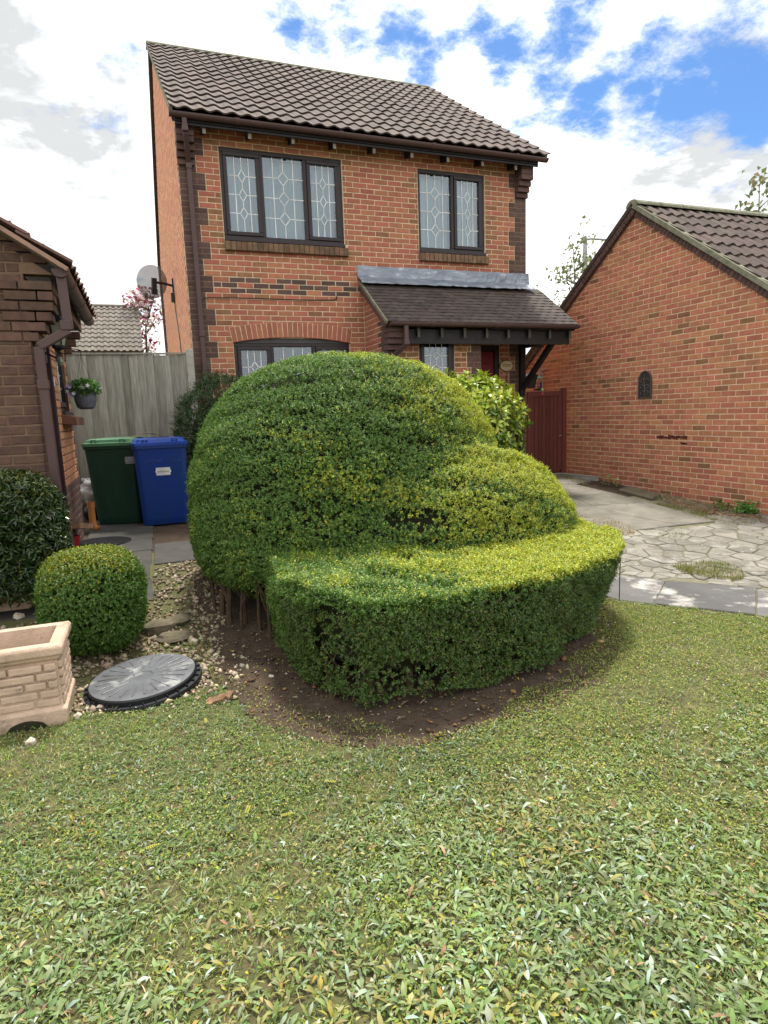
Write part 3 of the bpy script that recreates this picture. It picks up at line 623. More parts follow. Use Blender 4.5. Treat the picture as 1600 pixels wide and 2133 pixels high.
# roof
rm_ = MB(); 
for z_ in (0.,): 
    rm_.mesh_([(-.04, -.30, 5.49), (5.66, -.30, 5.49), (5.66, 4.1, 8.47), (-.04, 4.1, 8.47), (-.04, 8.5, 5.49), (5.66, 8.5, 5.49), (-.04, -.30, 5.45), (5.66, -.30, 5.45), (5.66, 4.1, 8.40), (-.04, 4.1, 8.40), (-.04, 8.5, 5.44), (5.66, 8.5, 5.44)], [(0, 1, 2, 3), (3, 2, 5, 4), (7, 6, 9, 8), (8, 9, 10, 11), (0, 6, 7, 1), (1, 7, 8, 2), (2, 8, 11, 5), (0, 3, 9, 6), (3, 4, 10, 9), (4, 5, 11, 10)])
roof = rm_.build('roof', TILE, house)
tile_roof(house, roof, (-.075, -.34, 5.515), 0, TH, 29, 15, .2, .356, .0145, TILE, 300)
for i in range(13):
    r0 = MB(); x0 = -.085+i*.445; n = 8; r_ = .125
    A = [(x0+random.uniform(0, .004), 4.1+r_*math.cos(PI*k/n), 8.43+.62*r_*math.sin(PI*k/n)+.03) for k in range(n+1)]; B = [(x0+.437, y, z) for x, y, z in A]
    for k in range(n): r0.face([A[k], A[k+1], B[k+1], B[k]])
    r0.face(A[::-1]); r0.face(B); r0.build('ridge_tile', LICH, roof)
vm = MB(); d = Vector((0, math.cos(TH), math.sin(TH))); nrm = Vector((0, -math.sin(TH), math.cos(TH)))
for x0 in (-.062, 5.675): vm = MB(); vm.obox(Vector((x0, 1.885, 6.995))+nrm*.0, (.022, 0, 0), d*2.66, nrm*.028); vm.build('verge', LICH, roof)
bm_ = MB(); bm_.beam((-.05, 4.12, 8.42), (-.05, 8.5, 5.46), .02, .05); bm_.tube([(-.036, 8.03, 5.4), (-.036, 8.03, .4)], .034, 6); bm_.build('barge_board', PLUM, house)

# ---- porch
PY = -.8
porch_b = []
PO = (0, PY, 3.3)
def pz(k): return [(2.587, 2.80 if (k//3) % 2 else 2.90, dk), (2.80 if (k//3) % 2 else 2.90, 3.93 if (k//3) % 2 else 4.0, lambda u, k: random.choice(['red', 'tan', 'tan'])), (3.93 if (k//3) % 2 else 4.0, 4.18, dk)]
lay(porch_b, PO, HU, range(-40, -8), pz, lambda k: .574 if k % 2 == 0 else .574+.1125, lambda k: [(3.14, 3.725)] if -21 <= k < -9 else [], vis=lambda p: p.z > 1.7)
lay(porch_b, (2.587, 0, 3.3), (0, -1, 0), range(-40, 4), lambda k: [(0, min(.8, (3.46-(3.3+.075*(k+1)))/.7266), lambda u, k: 'dark' if (u > .62 and k < -4) else 'red')], lambda k: .0 if k % 2 == 0 else .1125, lambda k: [], vis=lambda p: p.z > 2.0)
pc = MB(); wallcore(pc, PO, HU, 2.593, 4.174, -3.2, -.6, [(3.14, 3.725, -1.575, -.675)])
pc.mesh_([(2.593, 0, .1), (2.593, PY+.006, .1), (2.593, PY+.006, 2.85), (2.593, 0, 3.42), (2.69, 0, .1), (2.69, PY+.006, .1), (2.69, PY+.006, 2.85), (2.69, 0, 3.42)], [(0, 1, 2, 3), (7, 6, 5, 4), (2, 6, 7, 3), (1, 5, 6, 2)])
qm = MB(); qm2 = MB()
for k0 in range(-42, -7, 3):
    for q_, a, b in ((qm, 2.59, 2.79 if (k0//3) % 2 else 2.89), (qm2, 3.94 if (k0//3) % 2 else 4.01, 4.177)): q_.box(a, b, PY+.0035, PY+.05, 3.3+.075*k0, 3.3+.075*(k0+3))
qm.build('quoin_mortar', MORTD, house); qm2.build('quoin_mortar', MORTD, house)
pc.box(4.08, 4.174, PY+.006, 0, .1, 2.7); pc.build('porch_wall', MORT, house)
pi_ = MB(); pi_.box(2.7, 4.07, -.35, -.33, .2, 2.7); pi_.build('porch_inner_wall', mat('porch_room', (.06, .06, .062), (.03, .03, .032), rough=1, scale=3, stretch=(10, 10, .3)), house)
window(house, PO, HU, 3.14, 3.725, -1.575, -.675, [(3.14, 3.725, True)], fw=.045, curtain=False)
PT = math.atan2(3.52-2.80, 1.06)
prf = MB(); prf.mesh_([(2.55, -1.08, 2.755), (5.74, -1.08, 2.755), (5.74, 0, 3.51), (2.55, 0, 3.51), (2.55, -1.08, 2.72), (5.74, -1.08, 2.72), (5.74, 0, 3.46), (2.55, 0, 3.46)], [(0, 1, 2, 3), (7, 6, 5, 4), (0, 4, 5, 1), (1, 5, 6, 2), (3, 7, 4, 0)])
proof = prf.build('porch_roof', BLACKW, house)
pd = Vector((0, math.cos(PT), math.sin(PT))); pn = Vector((0, -math.sin(PT), math.cos(PT)))
pms = []
for s in range(4):
    r = random.Random(s); V = []
    for y, z in ((0, .017), (.19, .003)):
        for i in range(4): V.append((.1625*i/3, y+r.uniform(-.004, .004), z+(.004 if i in (1, 2) else 0)+r.uniform(-.001, .001)))
    for i in range(4): V.append((.1625*i/3, V[i][1], V[i][2]-.013))
    me = bpy.data.meshes.new('porch_tile'); me.from_pydata(V, [], [(i, i+1, 5+i, 4+i) for i in range(3)]+[(8+i, 9+i, i+1, i) for i in range(3)]+[(8, 0, 4), (3, 11, 7)]); me.materials.append(PTILE); pms.append(me)
ng = 12; gg = 1.235/ng
for r in range(ng):
    x = 2.545+(.0825 if r % 2 else 0)
    if r % 2: inst('porch_tile', pms[r % 4], proof, Vector((2.545, -1.10, 2.775))+pd*gg*r+pn*.003, (PT, 0, 0), (.5, 1, 1))
    while x < 5.70:
        w = min(1, (5.745-x)/.1645)
        inst('porch_tile', pms[random.randrange(4)], proof, Vector((x, -1.10, 2.775))+pd*(gg*r)+pn*.003, (PT+random.uniform(-.012, .012), random.uniform(-.012, .012), random.uniform(-.006, .006)), (w, 1, 1)); x += .1645
vg = MB(); c = Vector((2.535, -.55, 3.143)); vg.obox(c+pn*.0, (.012, 0, 0), pd*.66, pn*.022); vg.build('porch_verge', LICH, proof)
vg = MB(); vg.obox(c-pn*.055, (.014, 0, 0), pd*.64, pn*.035); vg.build('porch_barge', PLUM, proof)
# lead flashing in three overlapping sheets
for i, (x0, x1) in enumerate([(2.50, 3.95), (3.94, 4.78), (4.77, 5.56)]):
    n = 18; L_ = MB(); y0 = -.004*(i % 2)
    prof = [(.004, 3.765-.0), (-.006, 3.66), (-.012, 3.60), (-.16, 3.515), (-.20, 3.475)]
    P_ = [[(x0+(x1-x0)*k/n, -.008+y+y0+random.uniform(-.007, .007)*(j > 0), z-.02*(x0 < 2.6)*0+random.uniform(-.006, .006)) for j, (y, z) in enumerate(prof)] for k in range(n+1)]
    for k in range(n):
        for j in range(len(prof)-1): L_.face([P_[k][j+1], P_[k+1][j+1], P_[k+1][j], P_[k][j]])
    L_.build('flashing', LEAD, house)
gutter(house, (2.57, -1.13, 2.775), (5.72, -1.13, 2.775), joints=3)
pipe_sq(house, [(2.80, -1.13, 2.73), (2.80, -1.13, 2.47), (2.62, -.86, 2.27), (2.62, -.86, .4)], .062, collars=[(2.80, -1.13, 2.50)])
for i, (dp, z0, z1) in enumerate([(.05, 2.26, 2.332), (.10, 2.338, 2.41), (.15, 2.416, 2.49), (.20, 2.496, 2.57), (.24, 2.576, 2.65), (.24, 2.656, 2.72)]):
    c = MB(); c.box(2.58, 2.79, PY-dp, PY-.0005, z0, z1); c.build('corbel_brick', DARK, house, bevel=.004)
pb = MB(); pb.box(2.62, 5.66, -.985, -.93, 2.50, 2.70); pb.build('porch_beam', BLACKW, house)
for i in range(8):
    x = 3.03+.37*i; r_ = MB(); r_.mesh_([(x-.02, -1.055, 2.58), (x+.02, -1.055, 2.58), (x+.02, -1.055, 2.715), (x-.02, -1.055, 2.715), (x-.02, -.95, 2.66), (x+.02, -.95, 2.66), (x+.02, -.95, 2.78), (x-.02, -.95, 2.78)], [(0, 1, 2, 3), (0, 4, 5, 1), (1, 5, 6, 2), (3, 2, 6, 7), (0, 3, 7, 4)])
    r_.m[0] = 1; r_.build('rafter_foot', [BLACKW, mat('rafter_dark%d' % i, (.085, .078, .065), rough=.8) if i == 0 else MATS['rafter_dark0']], house)
br = MB(); br.box(5.36, 5.45, -.075, -.003, 1.74, 2.62); br.build('bracket_post', BLACKW, house, bevel=.006)
br = MB(); br.beam((5.405, -.05, 1.86), (5.405, -.93, 2.56), .07, .085); br.build('bracket_brace', BLACKW, house, bevel=.005)
br = MB(); br.box(5.36, 5.45, -.93, -.076, 2.53, 2.61); br.build('bracket_arm', BLACKW, house)
pcl = MB(); pcl.box(4.19, 5.70, -1.07, -.004, 2.705, 2.73); pcl.mesh_([(5.68, -1.06, 2.70), (5.68, -.01, 2.70), (5.68, -.01, 3.45), (5.70, -1.06, 2.70), (5.70, -.01, 2.70), (5.70, -.01, 3.45)], [(0, 1, 2), (5, 4, 3), (0, 2, 5, 3), (1, 4, 5, 2), (0, 3, 4, 1)]); pcl.build('porch_ceiling', BLACKW, house)
# front door in the recess
dm = MB(); dm.box(4.90, 4.985, .02, .10, .40, 2.60); dm.box(4.2, 4.26, .02, .10, .40, 2.60); dm.box(4.26, 4.90, .02, .10, 2.50, 2.60); fdo = dm.build('door_frame', BROWNP, house)
dm = MB(); dm.box(4.265, 4.895, .045, .085, .42, 2.495)
for z0, z1 in ((.6, 1.2), (1.35, 2.3)):
    for x0, x1 in ((4.34, 4.56), (4.60, 4.82)): dm.box(x0, x1, .035, .046, z0, z1)
dr = dm.build('door', REDD, house, bevel=.006)
bl = MB(); bl.box(4.925, 4.96, .004, .021, 1.90, 2.0); b_ = bl.build('doorbell', WHITEP, house, bevel=.004)
bl = MB(); bl.lathe((0, 0, 0), [(.011, 0), (.011, .004), (0, .004)], 10); bl.v = [(4.942+x, .004-z, 1.965+y) for x, y, z in bl.v]; bl.build('bell_push', INK, b_)
vb = MB(); vb.box(5.30, 5.43, -.022, -.003, .84, 1.03); vo = vb.build('vent_cover', BROWN, house, bevel=.004)
vb = MB()
for a, b in (((5.31, .845), (5.42, .845)), ((5.31, 1.025), (5.42, 1.025)), ((5.31, .845), (5.31, 1.025)), ((5.42, .845), (5.42, 1.025)), ((5.33, .87), (5.40, 1.0)), ((5.40, .87), (5.33, 1.0))): strip(vb, (0, 0, 0), HU, a, b, .012, -.028, -.02)
vb.build('vent_frame', WHITEP, vo)
finish_bricks(hb+porch_b, house, 230)

# ------------------------------------------------------------------ the garage-like building on the right
GX = 6.486; AY, AZ, GS = -1.45, 4.40, .70; GT = math.atan(GS)
garage = empty('brick_outbuilding', (9.5, -1.45, .1), 'single-storey orange brick building, plain gable wall with iron plaque, brown pantile roof', 'outbuilding')
gb = []; GO, GU = (GX, -2.11, 1.21), (0, -1, 0)
def gz(k):
    hw = (AZ-(1.21+(k+.62)*.075))/GS; a, b = max(-3.7, -(AY+hw)-2.11), min(2.5, -(AY-hw)-2.11)
    return [(a, b, lambda u, k: random.choices(['orange', 'tan', 'red'], [.9, .05, .05])[0])] if b-a > .06 else []
lay(gb, GO, GU, range(-16, 43), gz, lambda k: 0 if k % 2 == 0 else .1125, lambda k: [], vis=lambda p: -4.0 < p.y < -.2)
gm = MB(); gm.mesh_([(GX+.006, 1.59, .0), (GX+.006, -4.61, .0), (GX+.006, -4.61, 2.17), (GX+.006, AY, 4.38), (GX+.006, 1.59, 2.22), (GX+.2, 1.59, .0), (GX+.2, -4.61, .0), (GX+.2, -4.61, 2.17), (GX+.2, AY, 4.38), (GX+.2, 1.59, 2.22)], [(0, 1, 2, 3, 4)[::-1], (5, 6, 7, 8, 9), (2, 3, 8, 7), (3, 4, 9, 8), (0, 4, 9, 5), (1, 2, 7, 6)])
gm.box(GX+.2, 12.5, -4.61, -4.5, 0, 2.2); gm.box(GX+.2, 12.5, 1.48, 1.59, 0, 2.2); gm.build('wall', MORTG, garage)
finish_bricks(gb, garage, 300)
gf_ = []
lay(gf_, (GX, -4.616, 1.21), (1, 0, 0), range(-16, 12), lambda k: [(0, 5.9, lambda u, k: 'orange')], lambda k: .05 if k % 2 else .1625, lambda k: [], vis=lambda p: False)
finish_bricks(gf_, garage, 0, 'side_brickwork')
gr = MB(); ez = AZ+.08-GS*3.35
gr.mesh_([(GX-.03, AY-3.35, ez), (12.6, AY-3.35, ez), (12.6, AY, AZ+.08), (GX-.03, AY, AZ+.08), (GX-.03, AY+3.35, ez), (12.6, AY+3.35, ez), (GX-.03, AY-3.35, ez-.03), (12.6, AY-3.35, ez-.03), (12.6, AY, AZ+.05), (GX-.03, AY, AZ+.05), (GX-.03, AY+3.35, ez-.03), (12.6, AY+3.35, ez-.03)], [(0, 1, 2, 3), (3, 2, 5, 4), (7, 6, 9, 8), (8, 9, 10, 11), (0, 6, 7, 1), (0, 3, 9, 6), (3, 4, 10, 9), (1, 7, 8, 2), (2, 8, 11, 5)])
groof = gr.build('roof', TILE, garage)
tile_roof(garage, groof, (GX-.055, AY-3.38, AZ+.11-GS*3.38), 0, GT, 18, 11, .2, .37, .017, TILE, 300)
for i in range(7):
    r0 = MB(); x0 = GX-.075+i*.445; n = 8; r_ = .13
    A = [(x0+random.uniform(0, .006), AY+r_*math.cos(PI*k/n), AZ+.075+.7*r_*math.sin(PI*k/n)) for k in range(n+1)]; B = [(x0+.437, y, z) for x, y, z in A]
    for k in range(n): r0.face([A[k], A[k+1], B[k+1], B[k]])
    r0.face(A[::-1]); r0.face(B); r0.build('ridge_tile', LICH, groof)
for sgn, mm, nm in ((-1, LICH, 'verge_front'), (1, TILE, 'verge_back')):
    d = Vector((0, sgn*math.cos(GT), -math.sin(GT))); nn = Vector((0, sgn*math.sin(GT), math.cos(GT)))
    v = MB(); v.obox(Vector((GX-.03, AY, AZ+.105))+d*2.05-nn*.01, (.05, 0, 0), d*2.06, nn*.035); v.build('verge', mm, groof, bevel=.008)
    em = bpy.data.meshes.new('edge_brick'); V = [(x, y, z) for z in (-.055, .055) for y in (-.03, .06) for x in (-.033, .033)]
    em.from_pydata(V, [], [(0, 2, 3, 1), (4, 5, 7, 6), (0, 1, 5, 4), (2, 6, 7, 3), (0, 4, 6, 2), (1, 3, 7, 5)]); em.materials.append(DARK)
    for i in range(50):
        p = Vector((GX-.004, AY, AZ+.075))+d*(.05+i*.075)-nn*.055
        R = Matrix((d, Vector((1, 0, 0)), nn)).transposed(); o = inst('edge_brick', em, garage, p); o.rotation_euler = R.to_euler()

# ------------------------------------------------------------------ the bungalow on the left
BX, BY, BZ0 = -1.486, -3.93, 1.537
bung = empty('brick_bungalow', (-3.4, -2.6, .2), 'brown brick building with plum gutter and square downpipe, standing left beside bins', 'house')
bb = []
def bz(k):
    zc = BZ0+(k+.5)*.075; ext = 0.
    lim = -4.0
    if zc > 2.70: lim = max(lim, -4.0)
    top = .27+(2.80-zc)/.655 if zc > 2.72 else 9
    hi = min(.17, top) if zc > 2.72 else 0
    if zc >= 2.165 and zc <= 2.72: return [(-3.9, -.02, lambda u, k: 'brown')]
    q = -.29 if ((k+2)//3) % 2 == 0 else -.52
    if hi <= -3.8: return []
    return [(-3.9, min(q, hi), lambda u, k: random.choice(['tan', 'brown', 'red'])), (q, hi, lambda u, k: 'brown')] if hi > q+.05 else [(-3.9, hi, lambda u, k: 'brown')]
lay(bb, (BX, BY, BZ0), (1, 0, 0), range(-18, 28), bz, lambda k: -.225 if k % 2 == 0 else -.1125, lambda k: [], vis=lambda p: p.x > -2.25)
lay(bb, (BX, BY, BZ0), (0, 1, 0), range(-18, 15), lambda k: [(.98, 2.38, lambda u, k: 'dark' if (k < -8 or u > 2.27) else 'flank')], lambda k: .98 if k % 2 == 0 else 1.0925, lambda k: [(1.42, 2.14)] if 1 <= k < 10 else [], vis=lambda p: True)
lay(bb, (BX, BY, BZ0), (0, 1, 0), range(-18, 15), lambda k: [(0, .20, lambda u, k: 'brown')], lambda k: .1125 if k % 2 == 0 else 0, lambda k: [], vis=lambda p: True)
for i, (xe, z0) in enumerate([(-1.43, 2.225), (-1.375, 2.30), (-1.325, 2.375), (-1.305, 2.45), (-1.30, 2.525), (-1.30, 2.60)]):
    for x0, x1 in ((xe-.226 if i % 2 else xe-.105, xe), (xe-.45 if i % 2 else xe-.33, xe-.236 if i % 2 else xe-.115)):
        c = MB(); c.box(x0, x1, BY-.012-.004*i, BY+.20, z0-.06+.002, z0+.0055); c.build('corbel_brick', BROWN, bung, bevel=.005)
bc = MB(); wallcore(bc, (BX, BY, 0), (1, 0, 0), -3.9, -.006, .0, 2.66, [])
bc.mesh_([(-5.4, BY+.006, 2.66), (BX+.20, BY+.006, 2.66), (-3.4, BY+.006, 4.06), (-5.4, BY+.1, 2.66), (BX+.20, BY+.1, 2.66), (-3.4, BY+.1, 4.06)], [(0, 1, 2), (5, 4, 3), (1, 4, 5, 2)])
wallcore(bc, (BX, BY, 0), (0, 1, 0), .006, 2.374, .0, 2.66, [(.20, .98, .0, 2.3), (1.42, 2.14, 1.612, 2.287)], t=.1)
bc.box(-5.4, BX-.11, -1.66, -1.556, 0, 2.66); bc.build('wall', MORTD, bung)
bi = MB(); bi.box(-3.0, -2.95, BY+.11, -1.67, 0, 2.6); bi.build('inner_wall', ROOMD, bung)
finish_bricks(bb, bung, 300)
# door and window of the flank
d_ = MB(); d_.box(BX-.09, BX-.03, BY+.21, BY+.27, .3, 2.29); d_.box(BX-.09, BX+.012, BY+.90, BY+.975, .3, 2.29); d_.box(BX-.09, BX-.03, BY+.27, BY+.90, 2.22, 2.29); d_.build('door_frame', mat('frame_plum', (.04, .016, .022), rough=.4), bung, bevel=.005)
d_ = MB(); d_.box(BX-.085, BX-.05, BY+.275, BY+.895, .3, 2.215)
for z0, z1 in ((.5, 1.1), (1.25, 2.05)): d_.box(BX-.052, BX-.042, BY+.36, BY+.80, z0, z1)
d_.build('door', BROWNP, bung)
wb = MB(); wb.box(BX+.008, BX+.016, BY+.915, BY+.955, 1.875, 1.955); wb.v = [(x+.006, y, z) for x, y, z in wb.v]; wb.build('doorbell', WHITEP, bung, bevel=.003)
window(bung, (BX, BY, 0), (0, 1, 0), 1.42, 2.14, 1.66, 2.287, [(1.42, 2.14, True)], curtain=False, rows=2)
sm_ = MB(); sm_.mesh_([(BX-.05, BY+1.36, 1.54), (BX+.13, BY+1.36, 1.52), (BX+.13, BY+2.2, 1.52), (BX-.05, BY+2.2, 1.54), (BX-.05, BY+1.36, 1.65), (BX+.13, BY+1.36, 1.60), (BX+.13, BY+2.2, 1.60), (BX-.05, BY+2.2, 1.65)], [(0, 3, 2, 1), (4, 5, 6, 7), (0, 1, 5, 4), (1, 2, 6, 5), (2, 3, 7, 6), (3, 0, 4, 7)])
sm_.build('window_sill', mat('sill_brown', (.16, .07, .045), (.12, .055, .04), rough=.8), bung, bevel=.006)
# eaves
e_ = MB(); e_.box(-1.33, -1.30, BY+.22, -1.5, 2.55, 2.70); e_.build('fascia', PLUM, bung); e_ = MB(); e_.box(BX, -1.335, BY+.22, -1.5, 2.56, 2.58); e_.build('soffit', BLACKW, bung)
gutter(bung, (-1.225, BY-.10, 2.685), (-1.225, -1.42, 2.685), r=.06, joints=3)
pipe_sq(bung, [(-1.23, BY-.04, 2.64), (-1.215, BY-.04, 2.25), (-1.435, BY-.04, 2.12), (-1.42, BY-.04, .35)], .066, collars=[(-1.23, BY-.04, 2.28), (-1.432, BY-.04, 1.84)])
BT = math.atan(.655)
b_r = MB(); b_r.mesh_([(-1.17, BY-.10, 2.70), (-1.17, -1.42, 2.70), (-3.4, -1.42, 4.16), (-3.4, BY-.10, 4.16), (-5.6, BY-.10, 2.70), (-5.6, -1.42, 2.70), (-1.17, BY-.10, 2.66), (-1.17, -1.42, 2.66), (-3.4, -1.42, 4.10), (-3.4, BY-.10, 4.10), (-5.6, BY-.10, 2.66), (-5.6, -1.42, 2.66)], [(0, 1, 2, 3), (3, 2, 5, 4), (7, 6, 9, 8), (8, 9, 10, 11), (0, 6, 7, 1), (0, 3, 9, 6), (3, 4, 10, 9), (1, 7, 8, 2), (2, 8, 11, 5)])
broof = b_r.build('roof', RAFT, bung)
BTILE = mat('roof_tile_red', (.20, .115, .09), (.13, .08, .07), rough=.85, scale=9, jitter=.2, hue=.01, bump=.5, bscale=70)
tile_roof(bung, broof, (-1.15, BY-.13, 2.705), PI/2, BT, 13, 8, .21, .345, .016, BTILE, 300)
vb_ = MB(); vb_.beam((-1.17, BY-.115, 2.675), (-3.4, BY-.115, 4.135), .03, .07, up=(0, 1, 0)); vb_.build('verge', mat('verge_pink', (.33, .20, .15), (.22, .14, .11), rough=.9), broof)
for i in range(3):
    c = MB(); c.box(BX, BX+.07+.05*i, -1.68, -1.56, 2.30+.078*i, 2.372+.078*i); c.build('corbel_brick', BROWN, bung, bevel=.004)

# ------------------------------------------------------------------ far building behind the fence
far = empty('far_house', (-1.4, 10.5, .3), 'far building showing only a grey-brown pantile roof above the grey fence', 'house')
fo = MB(); fo.box(-4.2, -.72, 9.25, 13.2, .3, 3.4); fo.build('wall', BROWN, far)
fo = MB(); fo.box(-4.3, -.60, 9.02, 9.06, 3.22, 3.42); fo.build('fascia', PLUM, far)
ft = math.radians(35); fo = MB(); fo.mesh_([(-4.3, 9.0, 3.38), (-.6, 9.0, 3.38), (-.6, 11.2, 4.9), (-4.3, 11.2, 4.9), (-4.3, 13.4, 3.38), (-.6, 13.4, 3.38)], [(0, 1, 2, 3), (3, 2, 5, 4), (0, 4, 5, 1), (1, 5, 2), (0, 3, 4)]); froof = fo.build('roof', TILEF, far)
tile_roof(far, froof, (-4.32, 8.98, 3.40), 0, math.atan2(1.52, 2.2), 12, 11, .31, .243, .018, TILEF, 300, waves=2)
for i in range(8):
    r0 = MB(); x0 = -4.32+i*.466; n = 6
    A = [(x0, 11.2+.12*math.cos(PI*k/n), 4.88+.09*math.sin(PI*k/n)) for k in range(n+1)]; B = [(x0+.455, y, z) for x, y, z in A]
    for k in range(n): r0.face([A[k], A[k+1], B[k+1], B[k]])
    r0.face(A[::-1]); r0.face(B); r0.build('ridge_tile', TILEF, froof)

# ------------------------------------------------------------------ ground sheets
def tri_in(poly, x, y):
    c = np.zeros(np.shape(x), bool); n = len(poly)
    for i in range(n):
        (x0, y0), (x1, y1) = poly[i], poly[(i+1) % n]
        if y0 == y1: continue
        c ^= ((y0 > y) != (y1 > y)) & (x < (x1-x0)*(y-y0)/(y1-y0)+x0)
    return c
def fbm(x, y, s, seed, oct=4):
    """smooth value noise in the plane"""
    r = np.random.default_rng(seed); T = r.random((64, 64)); out = 0; amp = 1; tot = 0
    for o in range(oct):
        u, v = np.asarray(x)*s, np.asarray(y)*s; i, j = np.floor(u).astype(int), np.floor(v).astype(int); a, b = u-i, v-j; a = a*a*(3-2*a); b = b*b*(3-2*b)
        q = lambda I, J: T[(I+o*17) % 64, (J+o*29) % 64]
        out = out+amp*((q(i, j)*(1-a)+q(i+1, j)*a)*(1-b)+(q(i, j+1)*(1-a)+q(i+1, j+1)*a)*b); tot += amp; amp *= .5; s *= 2.03
    return out/tot
def sheet(name, xs, ys, zf, m, inside=None, kind='structure'):
    X, Y = np.meshgrid(xs, ys); Z = zf(X, Y); nx, ny = len(xs), len(ys)
    idx = np.arange(nx*ny).reshape(ny, nx); q = np.stack([idx[:-1, :-1], idx[:-1, 1:], idx[1:, 1:], idx[1:, :-1]], -1).reshape(-1, 4)
    if inside is not None:
        cx = (X[:-1, :-1]+X[1:, 1:])/2; cy = (Y[:-1, :-1]+Y[1:, 1:])/2; q = q[inside(cx, cy).ravel()]
    me = bpy.data.meshes.new(name); me.from_pydata(np.stack([X.ravel(), Y.ravel(), Z.ravel()], 1).tolist(), [], q.tolist()); me.materials.append(m)
    me.polygons.foreach_set('use_smooth', [True]*len(me.polygons)); me.update()
    o = bpy.data.objects.new(name, me); COL.objects.link(o); o['kind'] = kind; return o
def axis(a, b, fine, lo, hi):
    far_ = [2, 5, 12, 30, 80, 250, 700]
    return np.array([lo-f for f in reversed(far_)]+list(np.arange(lo, hi+1e-6, fine))+[hi+f for f in far_])
bumpy = lambda x, y: .018*(fbm(x, y, 2.2, 1)-.5)+.012*(fbm(x, y, 9, 2, 3)-.5)
gsheet = sheet('ground', axis(0, 0, .12, -7, 13), axis(0, 0, .12, -13, 11), lambda x, y: g(np.clip(x, -7, 13), np.clip(y, -13, 11))-.02-.10*((x > -4.4) & (x < 7) & (y > -9.9) & (y < .3)), FAR)
SOILP = [(-.62, -5.55), (-.47, -5.86), (-.33, -6.45), (.0, -6.86), (.37, -7.0), (.97, -6.93), (1.5, -6.80), (2.05, -6.36), (2.6, -5.62), (2.95, -4.9), (2.6, -4.0), (1.5, -3.0), (0, -3.2), (-.45, -4.0), (-.55, -4.9)]
GRAVP = [(-.76, -3.62), (-.40, -3.60), (-.3, -3.4), (-.15, -4.2), (-.30, -4.9), (-.38, -5.3), (-.5, -5.9), (-.9, -6.0), (-1.25, -5.95), (-1.75, -5.6), (-1.95, -4.6), (-1.55, -4.55), (-.90, -4.48), (-.78, -4.40)]
e1, e2 = Vector((.66, -.84)), None
LB0 = at(1270, 1250); LB1 = at(1600, 1288); LA0 = at(1285, 1195); LA1 = at(1600, 1240)
ld = Vector((LB1.x-LB0.x, LB1.y-LB0.y)).normalized(); ln_ = Vector((-ld.y, ld.x))      # along the slab row, towards the drive
def row_uv(x, y): return (x-LB0.x)*ld.x+(y-LB0.y)*ld.y, (x-LB0.x)*ln_.x+(y-LB0.y)*ln_.y
def on_drive(x, y):
    u, v = row_uv(x, y); return (v > -.005) & (y < -2.2) & (x > 2.4)
def lawn_in(x, y):
    u, v = row_uv(x, y)
    return ~tri_in(SOILP, x, y) & ~tri_in(GRAVP, x, y) & ~((v > -.01) & (x > 1.8)) & ((y < -5.3) | (x > 1.9)) & (y < -4.6)
lawn_s = sheet('lawn', np.arange(-4.5, 7.01, .045), np.arange(-10.0, -3.0, .045), lambda x, y: g(x, y)+bumpy(x, y), LAWN, lambda x, y: ~on_drive(x, y))
soil_s = sheet('soil_bed', np.arange(-1, 3.4, .022), np.arange(-7.2, -2.6, .022), lambda x, y: g(x, y)+bumpy(x, y)*1.5+.005, SOIL, lambda x, y: tri_in(SOILP, x+.06*(fbm(x, y, 6, 5)-.5), y+.12*(fbm(x, y, 5, 6)-.5)))
rear = sheet('yard', np.arange(-4.5, 7.2, .15), np.arange(-4.7, .5, .15), lambda x, y: g(x, y)-.012+.3*bumpy(x, y), SOIL)

# ------------------------------------------------------------------ paving
def slab(parent, name, pts, m, th=.05, top=.012, seed=0, inset=.006):
    """a stone with worn edges from its outline on the ground"""
    r = random.Random(seed); cx = sum(p[0] for p in pts)/len(pts); cy = sum(p[1] for p in pts)/len(pts); zt = r.uniform(-.004, .004); tx, ty = r.uniform(-.006, .006), r.uniform(-.006, .006)
    f = lambda p, s: (cx+(p[0]-cx)*s, cy+(p[1]-cy)*s)
    rr = sum(math.hypot(p[0]-cx, p[1]-cy) for p in pts)/len(pts); s1 = 1-inset/rr*1.0; s2 = 1-(inset+.008)/rr
    Z = lambda p, d: float(g(p[0], p[1]))+top+zt+d+tx*(p[0]-cx)+ty*(p[1]-cy)
    A = [(*f(p, s1), Z(p, -th)) for p in pts]; B = [(*f(p, s1), Z(p, -.006)) for p in pts]; C = [(*f(p, s2), Z(p, 0)) for p in pts]; n = len(pts)
    mb = MB(); mb.mesh_(A+B+C, [tuple(range(2*n, 3*n))]+[(i, (i+1) % n, n+(i+1) % n, n+i) for i in range(n)]+[(n+i, n+(i+1) % n, 2*n+(i+1) % n, 2*n+i) for i in range(n)])
    return mb.build(name, m, parent)
drive = sheet('driveway', np.arange(2.3, 11, .1), np.arange(-9.5, -2.0, .1), lambda x, y: g(x, y)+.004, mat('joint_soil', (.20, .18, .125), (.135, .13, .075), rough=1, scale=9, bump=1, bscale=60), on_drive)
WR = .62
def row_pt(u, v): return (LB0.x+ld.x*u+ln_.x*v, LB0.y+ld.y*u+ln_.y*v)
uj = [row_uv(*at(1388, 1212)[:2])[0], row_uv(*at(1576, 1237)[:2])[0]]; ul = [row_uv(*at(1365, 1253)[:2])[0], row_uv(*at(1575, 1286)[:2])[0]]
wtop = (row_uv(LA0.x, LA0.y)[1]+row_uv(LA1.x, LA1.y)[1])/2
